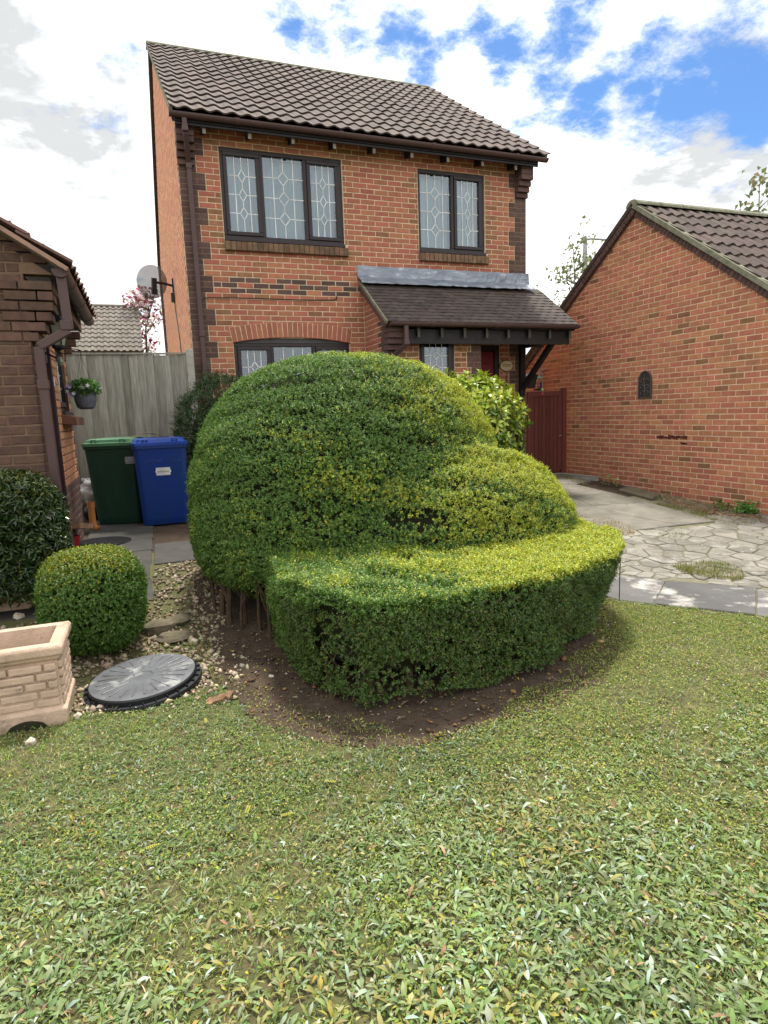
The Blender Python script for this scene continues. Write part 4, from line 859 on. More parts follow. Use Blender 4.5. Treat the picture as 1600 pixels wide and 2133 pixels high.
step = uj[1]-uj[0]; ju = [(ul[0]-2*step-.1, uj[0]-2*step-.1), (ul[0]-step, uj[0]-step), (ul[0], uj[0]), (ul[1], uj[1])]+[(ul[1]+step*i, uj[1]+step*i) for i in (1, 2, 3, 4)]
for i, (a, b) in enumerate(zip(ju, ju[1:])):
    if i == 0: continue
    slab(drive, 'edge_slab', [row_pt(a[0], .0), row_pt(b[0], .0), row_pt(b[1], wtop), row_pt(a[1], wtop)], SLABE, seed=i, top=.016)
# flagged path from the gate
PW = [[(1040, 968), (1100, 983), (1175, 990), (1232, 1003)], [(1000, 992), (1085, 1004), (1150, 1011), (1200, 1011)], [(985, 1026), (1082, 1030), (1180, 1034), (1285, 1031)], [(1000, 1066), (1130, 1066), (1235, 1056), (1345, 1048)], [(1110, 1096), (1225, 1088), (1318, 1079), (1432, 1070)], [(1225, 1118), (1318, 1108), (1412, 1097), (1490, 1089)]]
PWg = [[at(*p) for p in r] for r in PW]
for i in range(5):
    for j in range(3):
        q = [PWg[i+1][j], PWg[i+1][j+1], PWg[i][j+1], PWg[i][j]]; slab(drive, 'path_slab', [(p.x, p.y) for p in q], SLABL, seed=i*3+j+40, top=.02, inset=.005)
def cells(pts, box, keep):
    """crazed paving: every seed keeps the ground nearest to it"""
    out = []
    for i, p in enumerate(pts):
        poly = [(box[0], box[2]), (box[1], box[2]), (box[1], box[3]), (box[0], box[3])]
        d2 = np.sum((pts-p)**2, 1); near = np.argsort(d2)[1:22]
        for k in near:
            q = pts[k]; mx, my = (p+q)/2; nx, ny = q-p; new = []
            for a, b in zip(poly, poly[1:]+poly[:1]):
                da = (a[0]-mx)*nx+(a[1]-my)*ny; db = (b[0]-mx)*nx+(b[1]-my)*ny
                if da <= 0: new.append(a)
                if da*db < 0: t = da/(da-db); new.append((a[0]+(b[0]-a[0])*t, a[1]+(b[1]-a[1])*t))
            poly = new
            if not poly: break
        if len(poly) > 2 and keep(p): out.append(poly)
    return out
pathpoly = [(p.x, p.y) for p in ([r[0] for r in PWg]+[r[-1] for r in reversed(PWg)])]
def keepc(p):
    u, v = row_uv(*p)
    return v > wtop-.02 and not tri_in(pathpoly, np.array(p[0]), np.array(p[1])) and p[0] < 9.5 and p[1] < -3.3-.25*(p[0]-4.6) and p[0] > 2.7 and u > -1.9
sp = []
r_ = random.Random(5)
for i in range(9000):
    p = (r_.uniform(2.4, 9.6), r_.uniform(-9.0, -2.6)); u, v = row_uv(*p); dmin = .12 if v < wtop+.6 else (.19 if p[0] < 6.0 else .42); dmin *= r_.choice([.75, .9, 1.1, 1.5])
    if v > wtop-.10 and all((p[0]-q[0])**2+(p[1]-q[1])**2 > dmin*dmin for q in sp): sp.append(p)
sp = np.array(sp); sp_in = cells(sp, (2.2, 9.8, -9.4, -2.4), lambda p: keepc(p) and row_uv(*p)[1] > wtop+.05)
rest_ = []
for i, c in enumerate(sorted(sp_in, key=lambda c: depth_px((c[0][0], c[0][1], 0)))):
    c = [row_pt(row_uv(*p)[0], max(row_uv(*p)[1], wtop+.008)) for p in c]
    o = slab(drive, 'paving_piece' if i < 290 else 'paving_rest', c, SLABC, th=.03, seed=i+200, top=.014, inset=.011)
    if i >= 290: rest_.append(o)
if rest_:
    m = MB()
    for o in rest_: m.mesh_([tuple(v.co) for v in o.data.vertices], [tuple(p.vertices) for p in o.data.polygons], 0, random.random()); bpy.data.objects.remove(o)
    m.build('paving_rest', SLABC, drive, rnd=True)['kind'] = 'stuff'
# kerb at the gate
kb = empty('kerb', (5.9, -.5, .2), 'low grey concrete kerb beneath the wooden gate by the orange brick wall', 'kerb')
k_ = MB(); k_.mesh_([(5.30, .02, .15), (6.30, .02, .15), (6.44, -.80, .12), (6.36, -.82, .12), (6.16, -.10, .15), (5.30, -.06, .15), (5.30, .02, .34), (6.30, .02, .345), (6.44, -.80, .33), (6.36, -.82, .33), (6.16, -.10, .345), (5.30, -.06, .34)], [(6, 7, 8, 9, 10, 11)[::-1], (0, 1, 7, 6), (1, 2, 8, 7), (2, 3, 9, 8), (3, 4, 10, 9), (4, 5, 11, 10), (5, 0, 6, 11)]); k_.build('kerb_stone', CONC, kb, bevel=.01)
# dark path on the left
path = sheet('path', np.arange(-3.6, -.35, .1), np.arange(-4.65, -.1, .1), lambda x, y: g(x, y)-.003, SOIL)
ysl = [-4.52, -4.02, -3.52, -2.92, -2.32, -1.72, -1.12, -.42]
for i, (a, b) in enumerate(zip(ysl, ysl[1:])):
    xr = -.80+.012*i
    if a < -3.9:
        for j, (x0, x1) in enumerate([(-3.3, -2.5), (-2.5, -1.85), (-1.85, -1.32)] if i == 0 else [(-1.42, -.80)]): slab(path, 'path_slab', [(x0, a+.05), (x1, a), (x1, b), (x0, b)], SLABD, seed=i*5+j+90)
        if i == 0: slab(path, 'path_slab', [(-1.32, a), (-.78, a+.08), (-.79, b), (-1.32, b)], SLABD, seed=99)
    else:
        for j, (x0, x1) in enumerate([(-1.44, xr)]): slab(path, 'path_slab', [(x0, a), (x1, a), (x1, b), (x0, b)], SLABD, seed=i*5+j+90)
slab(path, 'path_slab', [(-.77, -3.58), (-.40, -3.57), (-.38, -2.68), (-.75, -2.70)], SLABD, seed=130, top=.02)

# ------------------------------------------------------------------ fence, gate
def fbase(y): return .33
fence = empty('wooden_fence', (-1.4, -.1, .3), 'weathered grey close-board wooden fence behind the two bins', 'fence')
bw = .108; x = -.115; i = 0
bmesh_b = []
for s in range(4):
    r = random.Random(s+3); V = []
    for z in (.0, 1.0):
        for xx, y in ((-bw/2-.006, .004), (bw/2-.003, -.016), (bw/2-.003, .006), (-bw/2-.006, .012)): V.append((xx+r.uniform(-.002, .002), y, z))
    me = bpy.data.meshes.new('fence_board'); me.from_pydata(V, [], [(0, 1, 5, 4), (1, 2, 6, 5), (2, 3, 7, 6), (3, 0, 4, 7), (4, 5, 6, 7), (3, 2, 1, 0)]); me.materials.append(FENCEM); bmesh_b.append(me)
while x > -3.6:
    inst('fence_board', bmesh_b[i % 4], fence, (x-bw/2, -.10+random.uniform(-.006, .006), .36), (0, random.uniform(-.006, .006), 0), (1, 1, 2.07+random.uniform(-.006, .006))); x -= bw-.002; i += 1
cp = MB(); cp.box(-3.6, -.115, -.125, -.075, 2.437, 2.462); cp.build('capping', FENCEM, fence)
for z in (.7, 1.4, 2.1): r0 = MB(); r0.mesh_([(-3.6, -.085, z), (-.1, -.085, z), (-.1, -.085, z+.08), (-3.6, -.085, z+.08), (-3.6, -.03, z), (-.1, -.03, z)], [(0, 1, 2, 3), (0, 4, 5, 1), (4, 3, 2, 5), (0, 3, 4), (1, 5, 2)]); r0.build('rail', FENCEM, fence)
po = MB(); po.box(-.112, -.012, -.16, -.06, .2, 2.505); po.build('concrete_post', CONC, fence, bevel=.008)
gate = empty('garden_gate', (5.9, 0, .38), 'dark red boarded wooden gate between house corner and orange brick wall', 'gate')
gx0, gx1 = 5.535, 6.255
gm = MB(); gm.box(gx1+.004, gx1+.085, -.03, .06, .30, 1.86); gm.build('gate_post', GATEM, gate, bevel=.006)
gm = MB(); gm.box(gx0, gx1, -.012, .04, 1.72, 1.81); gm.box(gx0, gx0+.075, -.0125, .041, .42, 1.72); gm.box(gx1-.085, gx1, -.0125, .041, .42, 1.72); gm.build('gate_frame', GATEM, gate, bevel=.005)
for i in range(7):
    a = gx0+.075+(gx1-gx0-.16)*i/7; b = a+(gx1-gx0-.16)/7-.008; gm = MB(); gm.box(a, b, .002, .022, .40, 1.72); gm.build('gate_board', GATEM, gate, bevel=.004)
gm = MB(); gm.tube([(gx1-.04, -.02, 1.02), (gx1-.04, -.055, 1.02), (gx1-.1, -.06, 1.02)], .009, 6); gm.build('gate_handle', GREYM, gate)

# ------------------------------------------------------------------ foliage
def unit(v): return v/np.maximum(np.linalg.norm(v, axis=-1, keepdims=True), 1e-9)
def leaves(P, D, Nn, Ln, Wd, fold=.35, droop=.25):
    """leaf blades: base P, heading D, face normal Nn, length, width -> points (n, 6, 3)"""
    D = unit(D); S = unit(np.cross(D, Nn)); U = unit(np.cross(S, D)); L = Ln[:, None]; Wd = Wd[:, None]
    m1 = P+D*L*.42+U*L*.06; tip = P+D*L-U*L*droop
    a = m1+S*Wd*.5+U*Wd*fold*.5; b = m1-S*Wd*.5+U*Wd*fold*.5
    return np.stack([P, a, tip, b], 1)
LF = [(0, 1, 2), (0, 2, 3)]
def leaves_long(P, D, Nn, Ln, Wd, fold=.3, droop=.3):
    D = unit(D); S = unit(np.cross(D, Nn)); U = unit(np.cross(S, D)); L = Ln[:, None]; W_ = Wd[:, None]
    c1 = P+D*L*.3+U*L*.10; c2 = P+D*L*.68+U*L*.06; tip = P+D*L-U*L*droop*.5
    return np.stack([P, c1+S*W_*.42+U*W_*fold*.4, c1, c1-S*W_*.42+U*W_*fold*.4, c2+S*W_*.5+U*W_*fold*.4, c2, c2-S*W_*.5+U*W_*fold*.4, tip], 1)
LL = [(0, 1, 2), (0, 2, 3), (1, 4, 5, 2), (2, 5, 6, 3), (4, 7, 5), (5, 7, 6)]
def tint(n, cols, w, jit=.18, rng=RNG):
    c = np.array(cols)[rng.choice(len(cols), n, p=np.array(w)/sum(w))]
    return c*(1+jit*rng.normal(0, 1, (n, 1))).clip(.45, 1.7)*(1+.06*rng.normal(0, 1, (n, 3)))
def superell(n, c, a, b, cu, cdn, e, zmin=None, rng=RNG):
    """points and normals on a rounded-box body, evenly spread"""
    d = unit(rng.normal(0, 1, (n*6, 3))); A = np.stack([np.full(len(d), a), np.full(len(d), b), np.where(d[:, 2] > 0, cu, cdn)], 1)
    q = np.abs(d)/A; t = (q**e).sum(1)**(-1/e); p = d*t[:, None]
    nn = unit(np.sign(d)*(np.abs(p)/A)**(e-1)/A)
    wgt = t*t/np.maximum((d*nn).sum(1), .05); k = rng.random(len(d)) < wgt/wgt.max()*1.0
    p = p[k]+np.array(c); nn = nn[k]
    if zmin is not None: s = p[:, 2] > zmin; p, nn = p[s], nn[s]
    return p[:n], nn[:n]
def in_super(p, c, a, b, cu, cdn, e, s=1.0):
    d = p-np.array(c); A = np.stack([np.full(len(d), a), np.full(len(d), b), np.where(d[:, 2] > 0, cu, cdn)], 1)*s
    return ((np.abs(d)/A)**e).sum(1) < 1
def n3(p, s, seed): return (fbm(p[:, 0]+p[:, 2]*.37+5, p[:, 1]*.8+p[:, 2]*.9+7, s, seed, 3)+fbm(p[:, 1]+9, p[:, 2]+p[:, 0]*.3+3, s, seed+1, 3))/2
def sprigs(p, nn, per, Lst, Lleaf, Wleaf, upw=.25, spread=.7, rng=RNG):
    """leafy shoots: per leaves in opposite pairs along a short stem at every point"""
    n = len(p); d = unit(nn*1.0+rng.normal(0, spread, (n, 3))+np.array([0, 0, upw])); r1 = unit(np.cross(d, rng.normal(0, 1, (n, 3)))); r2 = np.cross(d, r1)
    out = []; cs = []
    for k in range(per):
        t = (k//2+.4)/(per/2); ang = (k % 2)*PI+(k//2)*1.35*.9
        side = r1*math.cos(ang)+r2*math.sin(ang); base = p+d*(Lst*(t-.35))[:, None]
        D = unit(side+d*.75+rng.normal(0, .22, (n, 3))); N_ = unit(d+nn*.35-side*.3+rng.normal(0, .25, (n, 3)))
        sc = (1-.35*t)*rng.uniform(.75, 1.2, n)
        out.append(leaves(base, D, N_, Lleaf*sc, Wleaf*sc)); cs.append(t)
    return np.concatenate(out, 0), np.repeat(np.array(cs), n)
def body_mesh(mb, c, a, b, cu, cdn, e, s, zmin, nu=28, nv=16):
    base = len(mb.v)
    for j in range(nv+1):
        ph = -PI/2+PI*j/nv
        for i in range(nu):
            th = 2*PI*i/nu; d = np.array([math.cos(ph)*math.cos(th), math.cos(ph)*math.sin(th), math.sin(ph)]); A = np.array([a, b, cu if d[2] > 0 else cdn])*s
            t = ((np.abs(d)/A)**e).sum()**(-1/e); p = d*t+np.array(c); mb.v.append((p[0], p[1], max(p[2], zmin)))
    for j in range(nv):
        for i in range(nu): mb.f.append((base+j*nu+i, base+j*nu+(i+1) % nu, base+(j+1)*nu+(i+1) % nu, base+(j+1)*nu+i)); mb.m.append(0); mb.r.append(0.)

# the big clipped hedge: a dome, a lower shoulder at its right and a low skirt in front
DOME = ((.83, -4.42, .62), 1.285, 1.06, 1.37, .55, 2.45)
HUMP = ((1.55, -5.14, .45), .92, .62, .79, .45, 2.25)
FILL = ((1.22, -4.90, .45), 1.00, .72, .98, .45, 2.2)
SK = [(-.05, -5.35), (-.08, -6.0), (.0, -6.32), (.18, -6.60), (.45, -6.66), (.85, -6.66), (1.25, -6.62), (1.62, -6.50), (1.96, -6.36), (2.22, -6.17), (2.46, -5.82), (2.58, -5.35), (2.48, -4.95), (1.6, -4.7), (.8, -4.6), (.1, -4.9)]
SKZ = (.035, .60)
hedge = empty('topiary_hedge', (.9, -5.2, 0), 'huge clipped green and golden hedge, domed with low skirt, on bare soil', 'hedge')
def skirt_points(n, rng=RNG):
    q = np.array(SK+[SK[0]]); seg = np.diff(q, axis=0); ln = np.linalg.norm(seg, axis=1); per = ln.sum(); hz = SKZ[1]-SKZ[0]
    a_top = 4.2; n1 = int(n*per*hz/(per*hz+a_top)); n2 = n-n1
    t = rng.random(n1)*per; cum = np.concatenate([[0], np.cumsum(ln)]); i = np.clip(np.searchsorted(cum, t)-1, 0, len(ln)-1); f = (t-cum[i])/ln[i]
    z = SKZ[0]+hz*rng.random(n1); xy = q[i]+seg[i]*f[:, None]; nr = unit(np.stack([seg[i][:, 1], -seg[i][:, 0]], 1))
    lean = (1-(z-SKZ[0])/hz)*np.where(xy[:, 0] > 1.5, .20, .07)            # the sides lean in towards the ground
    edge = np.clip((z-(SKZ[1]-.09))/.09, 0, 1)**2*.05
    xy = xy-nr*(lean+edge)[:, None]
    P1 = np.concatenate([xy, z[:, None]], 1); N1 = unit(np.concatenate([nr, (edge*18+.05)[:, None]], 1))
    bx = rng.uniform([-.2, -6.7], [2.5, -4.6], (n2*3, 2)); bx = bx[tri_in(SK, bx[:, 0], bx[:, 1])][:n2]
    P2 = np.concatenate([bx, np.full((len(bx), 1), SKZ[1])], 1); P2[:, 2] += .05*(fbm(bx[:, 0], bx[:, 1], 1.6, 21)-.5)
    N2 = np.tile(np.array([[0, 0, 1.]]), (len(P2), 1))
    return np.concatenate([P1, P2]), np.concatenate([N1, N2])
# outward sign of the skirt outline
def in_skirt(p, m=.03): return tri_in(SK, p[:, 0], p[:, 1]) & (p[:, 2] < SKZ[1]-m)
def hedge_cloud(n_d, n_h, n_s):
    d, dn = superell(n_d, *DOME, zmin=.10); h, hn = superell(n_h, *HUMP, zmin=.12); f, fn = superell(n_h, *FILL, zmin=.5); s, sn = skirt_points(n_s)
    IN = lambda p, *bs: np.any([in_super(p, *b, .985) for b in bs], 0)
    kd = ~IN(d, HUMP, FILL) & ~in_skirt(d); kh = ~IN(h, DOME, FILL) & ~in_skirt(h); kf = ~IN(f, DOME, HUMP) & ~in_skirt(f); ks = ~IN(s, DOME, HUMP, FILL)
    hol = lambda p: ((((p-np.array([.96, -5.60, .80]))/np.array([.22, .28, .085]))**2).sum(1) < .9+1.8*(n3(p, 6, 44)-.5)) & (RNG.random(len(p)) < .80)
    kd &= ~hol(d); kh &= ~hol(h); kf &= ~hol(f)
    # the open stems at the lower left
    kd &= ~((d[:, 2] < .22+.22*n3(d, 3., 41)) & (d[:, 0] < .5) & (RNG.random(len(d)) < .9))
    return [(d[kd], dn[kd]), (h[kh], hn[kh]), (f[kf], fn[kf]), (s[ks], sn[ks])]
allp, alln = [], []
for p, nn in hedge_cloud(88000, 32000, 66000):
    facing = (nn*unit(CAM-p)).sum(1); k = (facing > -.38) | (RNG.random(len(p)) < .28); allp.append(p[k]); alln.append(nn[k])
HP, HN = np.concatenate(allp), np.concatenate(alln)
# outward direction for the skirt sides was built from the outline's turn: make sure it points out
ctr = np.array([1.1, -5.3, .3]); low = HP[:, 2] < SKZ[1]-.02
bare = n3(HP, 2.6, 51); side = (np.abs(HN[:, 2]) < .5) & (HP[:, 1] < -5.9) & (HP[:, 2] < .56)
keep = ~(side & (bare > .62) & (RNG.random(len(HP)) < .75)) & ~(side & (HP[:, 2] < .17*n3(HP, 3.4, 54)-.04) & (RNG.random(len(HP)) < .8))
hw_ = (((HP-np.array([.44, -6.62, .15]))/np.array([.20, .25, .12]))**2).sum(1) < 1+.9*(n3(HP, 7, 57)-.5)
keep &= ~(hw_ & (RNG.random(len(HP)) < .8)) & ~(side & (RNG.random(len(HP)) < .12))
HP, HN = HP[keep], HN[keep]
lay_ = fbm(HP[:, 0]*.8+HP[:, 1]*.45+20, HP[:, 2]*2.4+HP[:, 1]*.5+11, 8.5, 66, 3)          # shoots lie in short level layers
KP = RNG.random(len(HP)) < np.clip((lay_-.12)*3.2, .42, 1); HP, HN, lay_ = HP[KP], HN[KP], lay_[KP]
HP = HP+HN*(.085*(n3(HP, 2.2, 61)-.5)+.045*(n3(HP, 7.5, 63)-.5)+.065*(lay_-.5)+RNG.normal(0, .007, len(HP)))[:, None]
# clipped all round: tufts pack in short horizontal layers
Lst = .05*RNG.uniform(.7, 1.3, len(HP)); PER = 7
V, tt = sprigs(HP, HN, PER, Lst*.85, .0185, .0110, upw=.2, spread=.5)
src = np.tile(np.arange(len(HP)), PER); hp = HP[src]; hn = HN[src]
# golden new growth where the bush grows in the open: on the tops and to the right
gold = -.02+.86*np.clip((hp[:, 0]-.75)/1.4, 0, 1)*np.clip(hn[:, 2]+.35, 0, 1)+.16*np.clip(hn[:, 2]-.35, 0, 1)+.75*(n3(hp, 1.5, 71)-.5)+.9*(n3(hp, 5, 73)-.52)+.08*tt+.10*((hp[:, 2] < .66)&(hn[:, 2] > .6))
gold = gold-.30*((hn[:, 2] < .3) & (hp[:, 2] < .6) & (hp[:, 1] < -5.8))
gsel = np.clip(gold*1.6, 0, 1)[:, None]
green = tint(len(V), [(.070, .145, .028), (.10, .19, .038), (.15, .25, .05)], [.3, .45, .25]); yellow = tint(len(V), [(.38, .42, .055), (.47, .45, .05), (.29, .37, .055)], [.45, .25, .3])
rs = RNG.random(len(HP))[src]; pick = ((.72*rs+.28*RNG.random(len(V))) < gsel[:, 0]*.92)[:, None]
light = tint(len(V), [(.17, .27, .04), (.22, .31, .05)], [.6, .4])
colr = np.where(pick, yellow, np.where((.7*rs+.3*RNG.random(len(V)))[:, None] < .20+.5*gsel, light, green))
front_shade = (hp[:, 1] < -5.75) & (hp[:, 2] < .53) & (np.abs(hn[:, 2]) < .5); colr[front_shade] *= np.array([.66, .64, .62])  # skirt front: self-shadowing of the leaves put into their colour
dead = RNG.random(len(V)) < np.where(front_shade, .05*np.clip((n3(hp, 3, 58)-.4)*5, 0, 1)+.012, .010); colr[dead] = np.array([.16, .09, .04])
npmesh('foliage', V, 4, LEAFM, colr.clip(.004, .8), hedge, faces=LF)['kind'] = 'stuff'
hm = MB(); body_mesh(hm, *DOME, .935, .40); body_mesh(hm, *DOME, .80, .06); body_mesh(hm, *HUMP, .89, .16); body_mesh(hm, *FILL, .90, .3)  # solid dark bodies added to block light and darken the inside of the hedge
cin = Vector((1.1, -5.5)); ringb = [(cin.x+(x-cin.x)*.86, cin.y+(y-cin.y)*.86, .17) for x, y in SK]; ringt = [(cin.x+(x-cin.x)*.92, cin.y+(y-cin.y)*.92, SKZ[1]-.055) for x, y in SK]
hm.loft([ringb, ringt]); hm.build('twig_shade_core', CORE, hedge)
stems = [(-.29, -4.98), (-.22, -5.10), (-.33, -4.86), (-.10, -5.16), (.02, -5.22), (-.18, -5.02), (.10, -5.26), (-.36, -4.72), (-.05, -5.30)]
for i, (x, y) in enumerate(stems):
    z0 = float(g(x, y)); m = MB(); lx, ly = random.uniform(-.07, .12), random.uniform(.0, .14); r0 = random.choice([.009, .013, .019])
    m.tube([(x, y, z0-.03), (x+lx*.2, y+ly*.3, z0+.13), (x+lx*.7, y+ly*.6, z0+.30), (x+lx, y+ly, z0+.55)], [r0*1.25, r0, r0*.85, r0*.6], 7); 
    for k in range(2): m.tube([(x+lx*.3, y+ly*.3, z0+.16), (x+lx*.4+random.uniform(-.09, .09), y+ly*.5, z0+.28), (x+lx*.4+random.uniform(-.18, .16), y+ly*.6, z0+.44)], [r0*.5, r0*.4, r0*.2], 5)
    m.build('trunk', BARK, hedge)
for i, (x, y) in enumerate([(.08, -6.36), (.24, -6.48), (.50, -6.46), (.05, -6.02)]):
    z0 = float(g(x, y)); m = MB(); r0 = random.choice([.016, .022, .028])
    m.tube([(x, y, z0-.03), (x+random.uniform(-.02, .03), y+.02, z0+.10), (x+random.uniform(-.04, .06), y+.07, z0+.26)], [r0*1.3, r0, r0*.8], 7)
    for k in range(2): m.tube([(x, y+.02, z0+.09), (x+random.uniform(-.04, .05), y+.0, z0+.19), (x+random.uniform(-.08, .09), y+.02, z0+.28)], [r0*.5, r0*.35, .003], 5)
    m.build('trunk', BARK, hedge)
tw = MB()
for i in range(500):
    k = RNG.integers(len(HP)); p = Vector(HP[k]); nn = Vector(HN[k])
    if not (p.y < -5.8 and abs(nn.z) < .5) and random.random() < .8: continue
    d = Vector((random.uniform(-1, 1), random.uniform(-.6, .2), random.uniform(-.4, 1))).normalized(); tw.tube([p-nn*.05-d*.03, p-nn*.03, p-nn*.002+d*.035], [.003, .0022, .001], 4, cap=False)
tw.build('bare_twigs', TWIGM, hedge)['kind'] = 'stuff'

def clipped_shrub(name, label, c, a, b, cu, cdn, e, zmin, n, per, Lst, Ll, Wl, m, cols, w, goldtop=None, core=.88, stems=(), facing_keep=.5, spread=.6, upw=.25, seed=0, cat='shrub', rough_out=.05):
    root = empty(name, (c[0], c[1], float(g(c[0], c[1]))), label, cat)
    p, nn = superell(n, c, a, b, cu, cdn, e, zmin=zmin); f = (nn*unit(CAM-p)).sum(1); k = (f > -.15) | (RNG.random(len(p)) < facing_keep); p, nn = p[k], nn[k]
    p = p+nn*(rough_out*(n3(p, 4., 81+seed)-.5)*2+RNG.normal(0, rough_out*.25, len(p)))[:, None]
    V, tt = sprigs(p, nn, per, Lst*RNG.uniform(.7, 1.3, len(p)), Ll, Wl, upw=upw, spread=spread); src = np.tile(np.arange(len(p)), per)
    colr = tint(len(V), cols, w)
    if goldtop is not None:
        pr = goldtop[0]*np.clip(nn[src][:, 2]-.2, 0, 1)+goldtop[1]*(n3(p[src], 5, 91)-.45); s = RNG.random(len(V)) < pr; colr[s] = tint(int(s.sum()), [goldtop[2]], [1])
    npmesh('foliage', V, 4, m, colr.clip(.004, .8), root, faces=LF)['kind'] = 'stuff'
    mb = MB(); body_mesh(mb, c, a, b, cu, cdn, e, core, zmin+.03, 20, 12); mb.build('twig_shade_core', CORE, root)  # dark inner body added to keep light from passing between the leaves
    for x, y, lx, ly, h, r0 in stems:
        z0 = float(g(x, y)); t = MB(); t.tube([(x, y, z0-.03), (x+lx*.4, y+ly*.4, z0+h*.5), (x+lx, y+ly, z0+h)], [r0*1.2, r0, r0*.7], 7); t.build('trunk', BARK, root)
    return root
clipped_shrub('box_ball', 'small rounded clipped green shrub between the stone planter and the path', (-1.155, -5.03, .385), .305, .30, .315, .32, 2.9, .08, 8000, 7, .04, .02, .0115, LEAFM, [(.05, .115, .017), (.075, .155, .024), (.11, .20, .032)], [.3, .45, .25], goldtop=(.75, .5, (.24, .25, .02)), core=.86, rough_out=.02, stems=[(-1.20, -5.22, .03, .05, .22, .013), (-1.12, -5.14, .0, .05, .22, .016), (-1.08, -5.18, .02, .04, .2, .010)])
clipped_shrub('laurel_hedge', 'dense dark glossy-leaved hedge in front of the brown brick bungalow wall', (-1.98, -4.22, .70), .58, .34, .47, .46, 3.6, .30, 3600, 6, .09, .064, .022, GLOSSL, [(.024, .048, .014), (.038, .072, .019), (.06, .095, .024)], [.4, .4, .2], goldtop=(.55, .3, (.13, .15, .03)), core=.80, rough_out=.035, spread=.8, cat='hedge')
clipped_shrub('dark_shrub', 'loose dark green bush in front of house corner behind the big hedge', (.24, -.85, 1.12), .62, .44, 1.0, .75, 1.9, .38, 5200, 9, .13, .034, .015, LEAFM, [(.030, .062, .018), (.050, .09, .026), (.09, .14, .04)], [.4, .4, .2], core=.72, rough_out=.09, spread=.9, upw=.6, seed=5)

def whorls(p, d, per, Ll, Wl, rng=RNG):
    n = len(p); d = unit(d); r1 = unit(np.cross(d, rng.normal(0, 1, (n, 3)))); r2 = np.cross(d, r1); out = []
    for k in range(per):
        a = 2.4*k; t = k/per; side = r1*math.cos(a)+r2*math.sin(a)
        D = unit(side*(1.15-.75*t)+d*(.15+.9*t)+rng.normal(0, .12, (n, 3))-np.array([0, 0, .12])); N_ = unit(d-side*.25+rng.normal(0, .12, (n, 3)))
        out.append(leaves_long(p+d*(.05*t), D, N_, Ll*(1-.25*t)*rng.uniform(.8, 1.2, n), Wl*rng.uniform(.8, 1.2, n)))
    return np.concatenate(out), np.tile(np.arange(n), per), np.repeat(np.arange(per)/per, n)
ylo = empty('golden_laurel', (4.0, -1.15, .27), 'bright yellow-green shrub with large pointed leaves beside the front door', 'shrub')
p, nn = superell(420, (3.74, -1.30, 1.30), .70, .50, .64, .64, 2.1, zmin=.60); p = p*1.0+nn*RNG.normal(0, .05, len(p))[:, None]
p2, nn2 = superell(150, (3.80, -1.30, 1.25), .42, .34, .45, .5, 2.1, zmin=.55); pp, dd = np.concatenate([p, p2]), np.concatenate([nn, nn2])
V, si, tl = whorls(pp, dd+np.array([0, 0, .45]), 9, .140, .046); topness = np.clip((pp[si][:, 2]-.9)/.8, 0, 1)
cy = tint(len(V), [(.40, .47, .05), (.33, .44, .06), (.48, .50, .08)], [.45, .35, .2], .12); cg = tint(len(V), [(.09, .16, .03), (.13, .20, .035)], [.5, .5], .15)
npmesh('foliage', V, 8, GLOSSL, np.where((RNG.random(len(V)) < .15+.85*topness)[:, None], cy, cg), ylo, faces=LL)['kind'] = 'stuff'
for i in range(6):
    t = MB(); a = i*1.05; t.tube([(3.80, -1.28, .24), (3.80+.12*math.cos(a), -1.28+.1*math.sin(a), .7), (3.80+.34*math.cos(a), -1.30+.28*math.sin(a), 1.35)], [.022, .016, .008], 6); t.build('trunk', BARKG, ylo)

# ------------------------------------------------------------------ lawn plants
BEDC = np.array([.9, -5.3])
def lawn_creep(x, y):
    k = .80+.20*fbm(x, y, 2.6, 77); xx = BEDC[0]+(x-BEDC[0])/k; yy = BEDC[1]+(y-BEDC[1])/k
    u, v = row_uv(x, y)
    return lawn_in(x, y) | (~tri_in(SOILP, xx, yy) & tri_in(SOILP, x, y) & (y < -4.6) & ~((v > -.01) & (x > 1.8)))
def lawn_points(n, x0, x1, y0, y1, f=lawn_in):
    q = RNG.uniform([x0, y0], [x1, y1], (n, 2)); return q[f(q[:, 0], q[:, 1])]
def in_view(q, m=1.08):
    v = np.concatenate([q, g(q[:, 0], q[:, 1])[:, None]], 1)-CAM; d = v@CF; x = (v@CR)/d*F; y = (v@CU)/d*F
    return (d > .3) & (np.abs(x) < 800*m) & (y > -1066*m) & (y < 1066*m)
def gz_(q): return g(q[:, 0], q[:, 1])+bumpy(q[:, 0], q[:, 1])
def thin(q, margin=.35):
    iv = in_view(q, 1.12); return q[iv | (RNG.random(len(q)) < margin)]
# rosettes of grey-green hairy leaves
q = thin(lawn_points(82000, -3.4, 4.8, -9.5, -4.9), .10)
den = fbm(q[:, 0], q[:, 1], 1.3, 31)+.45*np.clip((-6.9-q[:, 1])/1.2, -.45, .5)-.12*np.clip((q[:, 0]-.8)/1.5, 0, 1)
bald = fbm(q[:, 0]+8.4, q[:, 1]+2.2, 1.15, 47)+.10*(fbm(q[:, 0], q[:, 1], 6, 48)-.5)+.10*np.clip(q[:, 0]-.1, 0, 1.2)-.10*np.clip(-q[:, 0], 0, 1)
q = q[RNG.random(len(q)) < np.clip((den-.16)*2.6, .16, 1)*np.clip((.70-bald)*6, .34, 1)]
NR = len(q); per = 5; P3 = np.concatenate([q, gz_(q)[:, None]], 1); rot0 = RNG.uniform(0, 2*PI, NR); sz = RNG.uniform(.6, 1.25, NR)*(.66+.42*np.clip((-6.4-q[:, 1])/1.6, 0, 1)); Vs, Cs = [], []
